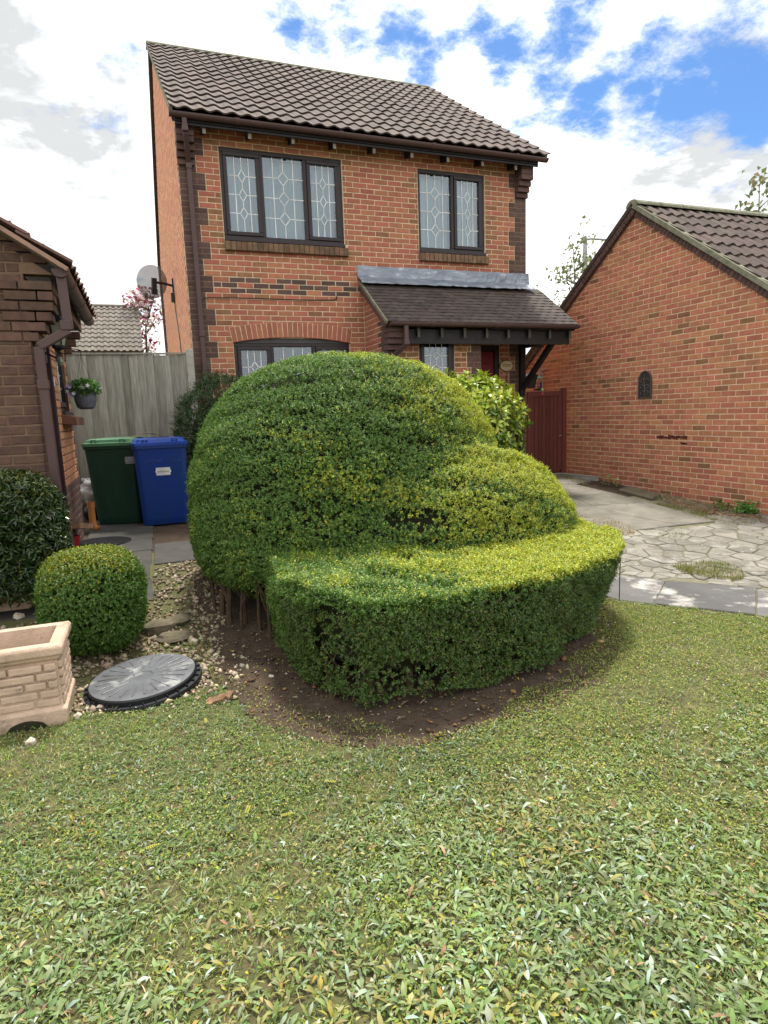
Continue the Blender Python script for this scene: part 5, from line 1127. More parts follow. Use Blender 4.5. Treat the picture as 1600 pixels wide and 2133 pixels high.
patch = fbm(q[:, 0], q[:, 1], 2.4, 39); near = q[:, 1] < -7.35; Vf_, Cf = [], []
for k in range(per):
    a = rot0+2*PI*k/per+RNG.normal(0, .4, NR); el = RNG.uniform(-.02, .8, NR); D = np.stack([np.cos(a)*np.cos(el), np.sin(a)*np.cos(el), np.sin(el)], 1)
    N_ = np.array([0, 0, 1.])+RNG.normal(0, .34, (NR, 3)); L_ = .0335*sz*RNG.uniform(.55, 1.3, NR)
    base = P3+D*.003+np.array([0, 0, .003])+RNG.normal(0, .004, (NR, 3))*np.array([1, 1, .5]); wl = L_*RNG.uniform(.18, .30, NR); dr = RNG.uniform(.0, .55, NR)[:, None]
    Vs.append(leaves_long(base[near], D[near], N_[near], L_[near], wl[near], fold=.35, droop=dr[near])); Vf_.append(leaves(base[~near], D[~near], N_[~near], L_[~near], wl[~near], droop=dr[~near]))
    c = tint(NR, [(.145, .20, .065), (.185, .235, .095), (.23, .265, .135), (.125, .185, .045), (.23, .23, .065)], [.3, .3, .16, .16, .08], .15)*(.72+.62*patch)[:, None]; dry = (RNG.random(NR) < np.clip((fbm(q[:, 0], q[:, 1], 1.7, 49)-.55)*2.5, 0, .5)); c[dry] = c[dry]*np.array([1.35, 1.0, .75])
    pale = RNG.random(NR) < .07; c[pale] = tint(int(pale.sum()), [(.36, .42, .30), (.30, .37, .24)], [.5, .5], .1); br_ = RNG.random(NR) < .025; c[br_] = tint(int(br_.sum()), [(.26, .15, .08), (.33, .25, .12)], [.5, .5])
    c = c*np.array([1.10, 1.12, 1.26]); Cs.append(c[near]); Cf.append(c[~near])
npmesh('lawn_rosettes', np.concatenate(Vs), 8, DULLL, np.concatenate(Cs).clip(.005, .8), loc=(0, -7, 0), faces=LL)['kind'] = 'stuff'
npmesh('lawn_rosettes', np.concatenate(Vf_), 4, DULLL, np.concatenate(Cf).clip(.005, .8), loc=(0, -6, 0), faces=LF)['kind'] = 'stuff'
# fine grass
def blades(q, h, w, cols, wts, name, lean=.7, z=None):
    n = len(q); P = np.concatenate([q, (gz_(q) if z is None else z)[:, None]], 1); a = RNG.uniform(0, 2*PI, n); H = h*RNG.uniform(.5, 1.4, n); ln = RNG.uniform(.1, lean, n)
    D = np.stack([np.cos(a)*ln, np.sin(a)*ln, np.ones(n)], 1); D = unit(D); S = np.stack([-np.sin(a), np.cos(a), np.zeros(n)], 1); W_ = (w*RNG.uniform(.6, 1.3, n))[:, None]
    m1 = P+D*H[:, None]*.55; tip = P+D*H[:, None]+np.stack([np.cos(a), np.sin(a), -.6*np.ones(n)], 1)*(H*ln*.35)[:, None]
    V = np.stack([P-S*W_/2, P+S*W_/2, m1+S*W_*.42, m1-S*W_*.42, tip], 1)
    o = npmesh(name, V, 5, DULLL, tint(n, cols, wts, .2).clip(.005, .8), loc=(0, -7, 0), faces=[(0, 1, 2, 3), (3, 2, 4)]); o['kind'] = 'stuff'; return o
q = thin(lawn_points(260000, -3.6, 5.0, -9.6, -4.8, lawn_creep), .2); dens = fbm(q[:, 0], q[:, 1], 1.6, 33)+.5*np.clip(fbm(q[:, 0]+8.4, q[:, 1]+2.2, 1.15, 47)-.55, 0, 1); q = q[RNG.random(len(q)) < np.clip((dens-.22)*2.6+.35*np.clip(q[:, 0]-.3, 0, 1), .34, 1)]
blades(q, .027, .0026, [(.14, .21, .045), (.19, .26, .06), (.32, .32, .11), (.50, .42, .24), (.25, .29, .06)], [.28, .28, .16, .12, .16], 'lawn_grass', 1.3)
# clover-like small leaves and moss tufts, yellower to the right and by the slabs
q = thin(lawn_points(240000, -2.6, 4.6, -9.4, -4.8, lawn_creep), .1); dens = fbm(q[:, 0], q[:, 1], 2.1, 35)+.18*np.clip(q[:, 0]/2, 0, 1); q = q[RNG.random(len(q)) < np.clip((dens-.36)*3.5, .12, 1)]
n = len(q); a = RNG.uniform(0, 2*PI, n); P3 = np.concatenate([q, (gz_(q)+RNG.uniform(.004, .02, n))[:, None]], 1); D = np.stack([np.cos(a), np.sin(a), RNG.uniform(-.1, .5, n)], 1)
npmesh('moss_leaves', leaves(P3, D, np.array([0, 0, 1.])+RNG.normal(0, .4, (n, 3)), RNG.uniform(.007, .016, n), RNG.uniform(.005, .011, n)), 4, DULLL, tint(n, [(.20, .26, .045), (.29, .30, .06), (.15, .22, .045), (.40, .33, .14)], [.35, .25, .3, .1], .2).clip(.005, .8), loc=(0, -7, 0), faces=LF)['kind'] = 'stuff'
# pairs of yellow hedge clippings, dead leaves and small daisies lying about
q = thin(lawn_points(5200, -2.6, 4.6, -9.4, -4.8, lambda x, y: ~on_drive(x, y) & (y < -5.0)), .1); n = len(q); a = RNG.uniform(0, 2*PI, n); P3 = np.concatenate([q, (gz_(q)+RNG.uniform(.012, .03, n))[:, None]], 1); D = np.stack([np.cos(a), np.sin(a), RNG.uniform(-.2, .3, n)], 1)
npmesh('fallen_leaves', leaves(P3, D, np.array([0, 0, 1.])+RNG.normal(0, .5, (n, 3)), RNG.uniform(.008, .022, n), RNG.uniform(.005, .012, n)), 4, DULLL, tint(n, [(.34, .32, .03), (.22, .10, .05), (.40, .34, .22), (.46, .44, .38)], [.35, .2, .28, .17], .2).clip(.005, .8), loc=(0, -7, 0), faces=LF)['kind'] = 'stuff'
# golden clippings: little stems with rows of yellow leaves
Vc, Cc = [], []
for x, y in [tuple(at(*p)[:2]) for p in ((520, 1690), (610, 1705), (305, 1780), (1085, 1800), (430, 1515), (700, 1640))]:
    a0 = random.uniform(0, 2*PI); d0 = np.array([math.cos(a0), math.sin(a0), .05]); s0 = np.array([-d0[1], d0[0], 0]); b0 = np.array([x, y, float(g(x, y))+.025])
    for k in range(7):
        for sg in (-1, 1):
            Vc.append(leaves((b0+d0*.007*k)[None], (s0*sg+d0*.6+np.array([0, 0, .2]))[None], np.array([[0, 0, 1.]]), np.array([.010]), np.array([.006]))[0]); Cc.append((.36, .35, .06))
npmesh('hedge_clippings', np.array(Vc), 4, DULLL, np.array(Cc), loc=(0, -7, 0), faces=LF)['kind'] = 'stuff'
# tufts in the drive joints, dry strip beside the path, weeds at the wall foot
def tuft_field(name, poly_px, n, h, cols, wts, w=.004, lean=.8):
    pl = [tuple(at(*p)[:2]) for p in poly_px]; xs, ys = zip(*pl); q = RNG.uniform([min(xs), min(ys)], [max(xs), max(ys)], (n, 2)); q = q[tri_in(pl, q[:, 0], q[:, 1])]; s = fbm(q[:, 0], q[:, 1], 4, 37); q = q[RNG.random(len(q)) < np.clip((s-.3)*3, .1, 1)]
    return blades(q, h, w, cols, wts, name, lean, z=g(q[:, 0], q[:, 1])+.005)
tuft_field('drive_grass', [(1400, 1183), (1460, 1172), (1520, 1180), (1560, 1200), (1540, 1214), (1470, 1206), (1420, 1196)], 5200, .05, [(.12, .16, .04), (.20, .19, .06), (.30, .24, .10)], [.45, .3, .25])
tuft_field('joint_weeds', [(1330, 1115), (1480, 1092), (1598, 1095), (1598, 1180), (1420, 1175), (1330, 1165)], 2600, .016, [(.16, .17, .06), (.24, .21, .10), (.30, .25, .13)], [.4, .35, .25])
tuft_field('drive_moss', [(1370, 1113), (1430, 1113), (1420, 1124), (1372, 1122)], 900, .03, [(.12, .15, .04), (.2, .18, .07)], [.6, .4])
tuft_field('dry_grass', [(1185, 1060), (1250, 1078), (1320, 1100), (1326, 1116), (1270, 1122), (1195, 1100)], 9000, .035, [(.30, .22, .09), (.38, .28, .13), (.20, .17, .06), (.14, .15, .05)], [.35, .25, .25, .15])
tuft_field('verge_grass', [(1365, 1050), (1440, 1058), (1500, 1078), (1590, 1082), (1570, 1096), (1500, 1094), (1430, 1076)], 9000, .035, [(.16, .17, .05), (.24, .20, .08), (.12, .15, .04)], [.4, .3, .3])
tuft_field('kerb_grass', [(1165, 990), (1205, 1000), (1225, 1012), (1190, 1006)], 1200, .06, [(.16, .2, .05), (.24, .22, .07)], [.6, .4])
# bark chips along the wall foot
def scatter_bits(name, poly, n, size, m, cols, wts, flat=.5, hgt=.01, z=None):
    xs, ys = zip(*poly); q = RNG.uniform([min(xs), min(ys)], [max(xs), max(ys)], (n, 2)); q = q[tri_in(poly, q[:, 0], q[:, 1])]; n = len(q)
    base = unit(RNG.normal(0, 1, (8, 3))); base = np.array([[1, 0, 0], [0, 1, 0], [-1, 0, 0], [0, -1, 0], [0, 0, 1], [0, 0, -1]], float)
    sc = size*np.exp(RNG.normal(0, .35, (n, 1, 1)))*RNG.uniform(.6, 1.25, (n, 1, 3)); sc[:, :, 2] *= flat
    V = base[None]*sc*(1+.25*RNG.normal(0, 1, (n, 6, 1))); a = RNG.uniform(0, 2*PI, n); ca, sa = np.cos(a)[:, None], np.sin(a)[:, None]; tl = RNG.normal(0, .25, (n, 1))
    X = V[:, :, 0]*ca-V[:, :, 1]*sa; Y = V[:, :, 0]*sa+V[:, :, 1]*ca; Zz = V[:, :, 2]+tl*V[:, :, 0]
    zz = (g(q[:, 0], q[:, 1])+bumpy(q[:, 0], q[:, 1])*1.0+hgt)[:, None]
    V = np.stack([X+q[:, :1], Y+q[:, 1:2], Zz+zz], 2)
    o = npmesh(name, V, 6, m, tint(n, cols, wts, .15).clip(.01, 1.6), loc=(float(q[0, 0]), float(q[0, 1]), 0), faces=[(0, 1, 4), (1, 2, 4), (2, 3, 4), (3, 0, 4), (1, 0, 5), (2, 1, 5), (3, 2, 5), (0, 3, 5)]); o['kind'] = 'stuff'; return o
WF = [(6.30, -1.6), (6.46, -1.6), (6.46, -4.6), (5.9, -4.4), (5.95, -3.0)]
scatter_bits('bark_chippings', WF, 1500, .016, GRAV, [(.75, .5, .35), (.5, .33, .22), (.9, .75, .6)], [.5, .3, .2], .35, .006)
scatter_bits('gravel', GRAVP, 5200, .0135, GRAV, [(.78, .75, .70), (.58, .55, .50), (1.05, 1.0, .92), (.42, .36, .29)], [.45, .25, .15, .15], .75, .008)
scatter_bits('gravel_patch', [(-.62, -5.2), (-.25, -5.5), (-.3, -6.0), (-.45, -6.2), (-.75, -6.1), (-1.25, -6.05), (-1.3, -5.85), (-.6, -5.75)], 420, .013, GRAV, [(1.0, .98, .95), (.75, .72, .68), (1.5, 1.45, 1.35)], [.45, .3, .25], .75, .01)
scatter_bits('soil_crumbs', SOILP, 5200, .007, GRAV, [(.30, .22, .15), (.20, .15, .10), (.95, .85, .7)], [.55, .37, .08], .7, .012)
scatter_bits('bed_litter', SOILP, 700, .014, GRAV, [(.55, .36, .2), (.8, .66, .45), (.35, .24, .15)], [.4, .25, .35], .18, .016)

# ------------------------------------------------------------------ bins
def bin_(name, label, c, rz, w, dpt, h, body, lid, lab, lab_m, zb, back=1):
    r = empty(name, (c[0], c[1], zb), label, 'wheelie bin', rz=0); R = Matrix.Rotation(rz, 3, 'Z')
    def T(x, y, z): p = R @ Vector((x, y, 0)); return (c[0]+p.x, c[1]+p.y, zb+z)
    def ring(w_, y0, y1, z, q=.05):
        P = []
        for sx, sy, y in ((-1, -1, y0), (1, -1, y0), (1, 1, y1), (-1, 1, y1)):
            cx, cy = sx*(w_/2-q), y-sy*q; a0 = {(-1, -1): PI, (1, -1): 1.5*PI, (1, 1): 0, (-1, 1): .5*PI}[(sx, sy)]
            for k in range(4): a = a0+PI/2*k/3; P.append(T(cx+q*math.cos(a), cy+q*math.sin(a), z))
        return P
    m = MB(); hb_ = h-.07
    m.loft([ring(w*.80, -dpt*.34, dpt*.36, .03), ring(w*.82, -dpt*.36, dpt*.37, .10), ring(w*.93, -dpt*.46, dpt*.40, hb_-.12), ring(w*.94, -dpt*.47, dpt*.41, hb_-.05), ring(w*.985, -dpt*.49, dpt*.46, hb_-.045), ring(w*.985, -dpt*.49, dpt*.46, hb_)]); m.build('body', body, r)
    m = MB(); m.loft([ring(w*1.0, -dpt*.505, dpt*.46, hb_-.012, .04), ring(w*1.0, -dpt*.505, dpt*.46, hb_+.022, .04), ring(w*.93, -dpt*.46, dpt*.44, hb_+.028, .06), ring(w*.90, -dpt*.44, dpt*.42, hb_+.06, .07), ring(w*.80, -dpt*.36, dpt*.38, hb_+.072, .07)]); lo = m.build('lid', lid, r)
    for sx in (-1, 1):
        hm_ = MB(); hm_.tube([T(sx*w*.30, -dpt*.46, hb_+.035), T(sx*w*.30, -dpt*.49, hb_+.06), T(sx*w*.22, -dpt*.49, hb_+.062), T(sx*w*.22, -dpt*.46, hb_+.04)], .008, 6); hm_.build('lid_handle', lid, lo)
    m = MB(); m.tube([T(-w*.46, dpt*.50, hb_-.02), T(w*.46, dpt*.50, hb_-.02)], .016, 8); m.obox(T(-w*.40, dpt*.46, hb_-.02), R @ Vector((.03, 0, 0)), R @ Vector((0, .045, 0)), (0, 0, .02)); m.obox(T(w*.40, dpt*.46, hb_-.02), R @ Vector((.03, 0, 0)), R @ Vector((0, .045, 0)), (0, 0, .02)); m.build('handle', body, r)
    for sx in (-1, 1):
        m = MB(); A_ = Vector(T(sx*w*.40, dpt*.40, .10)); B_ = Vector(T(sx*w*.48, dpt*.40, .10)); m.tube([A_, A_+(B_-A_)*.15, A_+(B_-A_)*.85, B_], [.085, .10, .10, .085], 20); m.build('wheel', RUBBER, r)
    m = MB(); m.tube([T(-w*.42, dpt*.40, .10), T(w*.42, dpt*.40, .10)], .012, 8); m.build('axle', RUBBER, r)
    def fy(z): t = (z-.10)/(hb_-.22); return -dpt*(.36+.10*t)-.004
    lx, lz, lw, lh = lab; m = MB(); m.face([T(lx-lw/2, fy(lz-lh/2), lz-lh/2), T(lx+lw/2, fy(lz-lh/2), lz-lh/2), T(lx+lw/2, fy(lz+lh/2), lz+lh/2), T(lx-lw/2, fy(lz+lh/2), lz+lh/2)])
    for sx in (-1, 1): m.face([T(lx+sx*lw/2-.006, fy(lz)-.001, lz-.012), T(lx+sx*lw/2+.008, fy(lz)-.001, lz-.012), T(lx+sx*lw/2+.008, fy(lz)-.001, lz+.012), T(lx+sx*lw/2-.006, fy(lz)-.001, lz+.012)])
    lb = m.build('label_plate', lab_m, r)
    m = MB(); xx = lx-lw*.40
    while xx < lx+lw*.36: ww = random.uniform(.006, .012); m.face([T(xx, fy(lz)-.0025, lz-.008), T(xx+ww, fy(lz)-.0025, lz-.008), T(xx+ww, fy(lz)-.0025, lz+.007), T(xx, fy(lz)-.0025, lz+.007)]); xx += ww+.004
    m.build('label_print', INK, lb)
    return r, T, fy, hb_
GBY = -1.02
bin_('wheelie_bin', 'dark green wheelie bin with paler green lid beside the brick bungalow', (-1.05, GBY, 0), -.30, .63, .78, 1.06, GREENB, GREENL, (.235, .80, .12, .085), LABELG, .285)
rb, TB, fyb, hbb = bin_('wheelie_bin', 'blue wheelie bin with white label on its front, right of the green bin', (-.60, -1.32, 0), .03, .63, .74, 1.06, BLUEB, mat('lid_blue', (.012, .055, .32), (.012, .05, .26), rough=.3), (.012, .67, .16, .092), LABELM, .275)
sm2 = MB()
for x0, x1 in ((-.20, .02), (.11, .22)):
    xx = x0
    while xx < x1:
        z = .80+random.uniform(-.014, .014); w2 = random.uniform(.004, .014); h2 = random.uniform(.004, .022); sm2.face([TB(xx, fyb(z)-.0012, z-h2/2), TB(xx+w2, fyb(z)-.0012, z-h2/2+random.uniform(-.008, .008)), TB(xx+w2*1.2, fyb(z+h2)-.0012, z+h2/2), TB(xx+.003, fyb(z+h2)-.0012, z+h2/2)]); xx += w2*.8+.003
sm2.build('smudged_marks', mat('bin_smudge', (.045, .075, .25), (.02, .05, .21), rough=.6, scale=60), rb)
cb_ = MB(); n = 12
A = [TB(-.42+.62*k/n, .10, hbb+.075+.05*math.sin(PI*(k/n))**3+.002*(k % 2)) for k in range(n+1)]; B = [TB(-.44+.64*k/n, .32, hbb+.074+.045*math.sin(PI*(k/n))**3) for k in range(n+1)]
for k in range(n):
    cb_.face([A[k], A[k+1], B[k+1], B[k]]); dz = Vector((0, 0, -.004)); cb_.face([Vector(B[k])+dz, Vector(B[k+1])+dz, Vector(A[k+1])+dz, Vector(A[k])+dz]); cb_.face([A[k], Vector(A[k])+dz, Vector(A[k+1])+dz, A[k+1]])
tag(cb_.build('cardboard', mat('cardboard', (.26, .15, .10), (.18, .10, .07), rough=.9), loc=(-.6, -1.2, 1.34)), 'bent brown cardboard strip lying on top of the blue bin lid', 'cardboard')

# ------------------------------------------------------------------ planters
def planter(label, x0, x1, y0, y1, z0, h, s=1.):
    r = empty('stone_planter', ((x0+x1)/2, (y0+y1)/2, z0), label, 'planter'); m = MB()
    def ring(o, z): return [(x0-o, y0-o, z0+z), (x1+o, y0-o, z0+z), (x1+o, y1+o, z0+z), (x0-o, y1+o, z0+z)]
    rw = .058*s; k_ = h/.42
    m.loft([ring(-.012, .0), ring(-.004, .085*k_), ring(-.022, .10*k_), ring(-.030, .335*k_), ring(-.012, .35*k_), ring(-.008, .365*k_), ring(.004, .372*k_), ring(.006, h-.012), ring(-.004, h)], cap=False)
    a, b = ring(-.004, h), ring(-rw, h); c = ring(-rw-.02, h-.13*k_)
    for P, Q in ((a, b), (b, c)):
        for i in range(4): m.face([P[i], P[(i+1) % 4], Q[(i+1) % 4], Q[i]])
    m.face(c); body = m.build('trough', STONEP, r, bevel=.006)
    t = MB(); c2 = ring(-rw-.012, h-.11*k_); t.face(c2); t.build('old_soil', STONEI, r)
    # raised stones of the sides
    rows = 5; rnd_ = random.Random(int(abs(x0)*100))
    zr = [(.105+i*.046)*k_ for i in range(rows)]
    for side in range(4):
        L = (x1-x0 if side % 2 == 0 else y1-y0)-.06; u = -L/2-(.08 if rnd_.random() < .5 else 0)
        for i, z in enumerate(zr):
            u = -L/2; first = True
            while u < L/2-.02:
                ln = rnd_.uniform(.09, .19)*s
                if first and i % 2: ln = rnd_.uniform(.04, .08)*s
                first = False; e = min(u+ln, L/2)
                if L/2-e < .05: e = L/2
                cu, hl = (u+e)/2, (e-u)/2-.005
                if hl > .012:
                    b_ = MB(); off = .030-(z/k_-.10)*.03; dpt = .012
                    zc = z0+z+.020*k_
                    if side == 0: b_.obox((( x0+x1)/2+cu, y0+off-.004, zc), (hl, 0, 0), (0, dpt, 0), (0, 0, .0185*k_))
                    elif side == 1: b_.obox((x1-off+.004, (y0+y1)/2+cu, zc), (0, hl, 0), (dpt, 0, 0), (0, 0, .0185*k_))
                    elif side == 2: b_.obox(((x0+x1)/2+cu, y1-off+.004, zc), (hl, 0, 0), (0, dpt, 0), (0, 0, .0185*k_))
                    else: b_.obox((x0+off-.004, (y0+y1)/2+cu, zc), (0, hl, 0), (dpt, 0, 0), (0, 0, .0185*k_))
                    b_.build('stone', STONEP, r, bevel=.007)
                u = e
    # dark plate standing in for the shade of a hollow under its front edge
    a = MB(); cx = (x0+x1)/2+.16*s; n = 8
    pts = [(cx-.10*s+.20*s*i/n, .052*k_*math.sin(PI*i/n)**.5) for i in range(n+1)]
    a.mesh_([(u, y0+.001, z0+z) for u, z in pts]+[(u, y0+.008, z0+z) for u, z in pts], [tuple(range(n+1)), tuple(range(2*n+1, n, -1))]+[(i, i+n+1, i+n+2, i+1) for i in range(n)]); a.v = [(x, y+.003, z) for x, y, z in a.v]; a.build('foot_shade', CORE, r)
    return r
planter('pale stone trough planter with brick-pattern sides on the lawn, empty, nearest left', -1.95, -1.235, -6.02, -5.60, -.01, .435)
planter('pale stone planter standing behind the small clipped shrub near dark hedge', -1.95, -1.44, -4.36, -4.02, .20, .30, .8)

# ------------------------------------------------------------------ covers on the ground
cov = empty('manhole_cover', (-.87, -5.72, .03), 'grey round plastic cover with radiating ribs lying on gravel beside the lawn', 'manhole cover')
cov.rotation_euler = (math.radians(1), math.radians(-4), .3); cov.location.z = .028
def local(m, name, mt, parent, **k):
    o = m.build(name, mt, None, loc=(0, 0, 0), **k); o.parent = parent; return o
m = MB(); m.lathe((0, 0, 0), [(.325, -.02), (.328, .0), (.325, .012), (.300, .014)], 48); local(m, 'flange', LIDB, cov)
m = MB(); m.lathe((0, 0, 0), [(.300, .006), (.300, .036), (.292, .0435), (.28, .0435)], 48); local(m, 'rim', LIDB, cov)
m = MB(); m.lathe((0, 0, 0), [(.292, .038), (.292, .044), (.27, .045), (.16, .0475), (.055, .0475), (.05, .0415), (0.001, .0415)], 48); local(m, 'plate', LIDG, cov, smooth=False)
for i in range(24):
    a = 2*PI*i/24; rr = Vector((math.cos(a), math.sin(a), 0)); t = Vector((-rr.y, rr.x, 0)); m = MB(); r0, r1 = (.09 if i % 2 else .14), .255; m.obox(rr*(r0+r1)/2+Vector((0, 0, .048)), rr*(r1-r0)/2, t*(.004+.003*(i % 2)), (0, 0, .0025)); local(m, 'radial_rib', LIDG, cov, bevel=.002)
for i in range(30):
    a = 2*PI*i/30; rr = Vector((math.cos(a), math.sin(a), 0)); t = Vector((-rr.y, rr.x, 0)); m = MB(); m.obox(rr*.310+Vector((0, 0, .018)), rr*.010, t*.002, (0, 0, .006)); local(m, 'rim_web', LIDB, cov)
blk = MB(); cxy = at(205, 1133); blk.lathe((cxy.x+.03, cxy.y, cxy.z+.004), [(.30, 0), (.30, .014), (.285, .018), (0.001, .018)], 40)
dk_ = blk.build('drain_cover', mat('cover_dark', (.018, .018, .02), (.012, .012, .013), spec=.08, rough=.95, scale=12, blotch=[((.14, .13, .11), 25, .68, .74)]), loc=(cxy.x, cxy.y, cxy.z)); tag(dk_, 'flat black round drain cover set in the path before the bins', 'drain cover')
dv = MB(); p0 = at(1287, 1024); p1 = at(1355, 1044); dv.obox(((p0.x+p1.x)/2+.12, (p0.y+p1.y)/2+.02, p0.z+.0), ((p1.x-p0.x)/2, (p1.y-p0.y)/2, -.02), (.12, .03, .02), (0, 0, .03)); tag(dv.build('drain_box', ROCK, loc=(6.2, -2.1, .15)), 'low dark brown gully box at the foot of the orange brick wall', 'gully')

# ------------------------------------------------------------------ things hung on walls
bk = empty('hanging_basket', (-1.30, -2.0, 1.80), 'grey hanging basket of white flowers and green leaves before the fence', 'hanging basket')
m = MB(); m.lathe((-1.30, -2.0, 1.755), [(.001, -.07), (.06, -.07), (.088, -.05), (.108, .02), (.115, .125), (.12, .13), (.12, .14), (.10, .14), (.095, .12), (.001, .115)], 24); m.build('pot', BASK, bk)
p, nn = superell(230, (-1.30, -2.0, 1.895), .15, .14, .085, .07, 2.0); V, tt = sprigs(p, nn, 5, np.full(len(p), .04), .035, .026, spread=.7); npmesh('foliage', V, 4, LEAFM, tint(len(V), [(.05, .14, .03), (.09, .20, .04), (.13, .25, .06)], [.4, .4, .2]), bk, faces=LF)['kind'] = 'stuff'
for i in range(15):
    a = RNG.uniform(0, 2*PI); fx, fy_, fz_ = -1.30+.155*math.cos(a), -2.0-.06+.12*math.sin(a), 1.87+RNG.uniform(-.04, .09); V = []
    for k in range(5): b = 2*PI*k/5; V.append(leaves(np.array([[fx, fy_, fz_]]), np.array([[math.cos(b), -.5, math.sin(b)]]), np.array([[0, -1, .2]]), np.array([.024]), np.array([.024]))[0])
    npmesh('flower', np.array(V), 4, MAGP, np.tile(np.array([[.75, .72, .78]] if i % 3 else [[.55, .38, .62]]), (5, 1)), bk, faces=LF)
m = MB()
for k in range(3): a = k*2.09+.5; m.tube([(-1.30+.11*math.cos(a), -2.0+.11*math.sin(a), 1.89), (-1.30, -2.0, 2.24)], .002, 4)
m.tube([(-1.30, -2.0, 2.24), (-1.30, -2.0, 2.30), (-1.47, -2.0, 2.33)], .005, 5); m.build('hanger', BLACKM, bk)
lt = empty('wall_lantern', (BX, -3.35, 2.3), 'black carriage lantern with glass sides on bungalow flank below the gutter', 'lantern')
lc = (-1.365, -3.30)
m = MB(); m.lathe((lc[0], lc[1], 2.205), [(.05, 0), (.085, .19)], 6); m.build('glass', LAMPG, lt)
m = MB(); m.lathe((lc[0], lc[1], 2.395), [(.10, -.004), (.10, .008), (.06, .05), (.03, .065), (.025, .10), (.001, .105)], 6); m.build('cap', BLACKM, lt)
m = MB()
for k in range(6): a = 2*PI*k/6; m.tube([(lc[0]+.052*math.cos(a), lc[1]+.052*math.sin(a), 2.20), (lc[0]+.088*math.cos(a), lc[1]+.088*math.sin(a), 2.40)], .006, 4)
m.lathe((lc[0], lc[1], 2.185), [(.02, -.02), (.055, .0), (.055, .02), (.02, .022)], 6); m.build('cage', BLACKM, lt)
m = MB(); m.tube([(BX-.0, lc[1], 2.15), (lc[0]-.03, lc[1], 2.10), (lc[0], lc[1], 2.17)], .010, 6); m.box(BX+.001, BX+.015, lc[1]-.04, lc[1]+.04, 2.06, 2.24); m.build('bracket', BLACKM, lt)
m = MB(); m.lathe((lc[0], lc[1]+.02, 2.06), [(.001, -.03), (.02, -.02), (.028, .01), (.014, .03), (.012, .05)], 8); m.build('finial', LAMPG, lt)
l2 = empty('wall_lantern', (GX, 1.05, 2.05), 'dark square lantern on orange brick wall above the garden gate', 'lantern')
m = MB(); m.loft([[(GX-.20+sx*w_, 1.0+sy*w_, z) for sx, sy in ((-1, -1), (1, -1), (1, 1), (-1, 1))] for w_, z in ((.05, 1.90), (.085, 2.12))]); m.build('glass', ROOMD, l2)
m = MB(); m.loft([[(GX-.20+sx*w_, 1.0+sy*w_, z) for sx, sy in ((-1, -1), (1, -1), (1, 1), (-1, 1))] for w_, z in ((.105, 2.12), (.10, 2.135), (.03, 2.20))]); m.build('cap', BLACKM, l2)
m = MB(); m.box(GX-.14, GX-.004, .985, 1.015, 1.86, 1.885); m.box(GX-.02, GX-.003, .95, 1.05, 1.80, 2.0); m.build('bracket', BLACKM, l2)
DISHX = -.36
ds = empty('satellite_dish', (-.02, 3.35, 4.0), 'grey mesh satellite dish on a bracket from the orange house flank', 'satellite dish')
dc = Vector((DISHX, 3.2, 4.05)); ax = Vector((-.28, .93, .22)).normalized(); sx_ = ax.cross(Vector((0, 0, 1))).normalized(); sy_ = sx_.cross(ax)
m = MB(); nr, na = 5, 32
rings = [[dc+(sx_*math.cos(2*PI*k/na)*.28+sy_*math.sin(2*PI*k/na)*.295)*(i/nr)+ax*(.06*(i/nr)**2) for k in range(na)] for i in range(1, nr+1)]
for k in range(na): m.face([dc, rings[0][k], rings[0][(k+1) % na]])
for i in range(nr-1):
    for k in range(na): m.face([rings[i][k], rings[i+1][k], rings[i+1][(k+1) % na], rings[i][(k+1) % na]])
m.build('reflector', DISH, ds, smooth=True)
m = MB(); m.tube([(-.01, 3.35, 4.02), (-.16, 3.30, 4.05), tuple(dc-ax*.03)], .022, 8); m.box(-.03, -.004, 3.27, 3.43, 3.90, 4.14); m.build('wall_bracket', BLACKM, ds)
m = MB(); m.obox(dc-ax*.045+Vector((0, 0, -.06)), sx_*.04, ax*.03, sy_*.13); m.obox(dc-ax*.03+Vector((0, 0, -.17)), sx_*.05, ax*.03, sy_*.05); m.build('back_clamp', BLACKM, ds)
m = MB(); e0 = dc-sy_*.27; e1 = dc-sy_*.30+ax*.42; m.tube([tuple(e0), tuple(e1)], .012, 6); m.tube([tuple(e1), tuple(e1+sy_*.08-ax*.03)], .03, 8); m.build('feed_arm', BLACKM, ds)
m = MB(); m.box(-.07, -.004, 3.16, 3.24, 3.70, 3.86); m.build('junction_box', BROWNP, ds)
m = MB(); m.tube([(-.012, 3.22, 3.72), (-.012, 3.1, 3.5), (-.012, 2.6, 3.0), (-.012, 2.4, 2.5), (-.012, 2.4, .5)], .008, 5); tag(m.build('aerial_cable', BLACKM, loc=(-.012, 2.6, 2)), 'thin black cable running down the orange house flank from the dish', 'cable')
m = MB(); m.tube([(.165, -.05, 3.17), (.20, -.02, 3.215), (.27, -.012, 3.228), (.9, -.012, 3.235), (1.6, -.012, 3.232), (2.10, -.012, 3.245), (2.15, -.012, 3.26), (2.155, -.012, 3.31)], .007, 5); tag(m.build('wall_cable', BLACKM, loc=(1.2, -.012, 3.23)), 'thin dark cable along the house front above the arched window', 'cable')
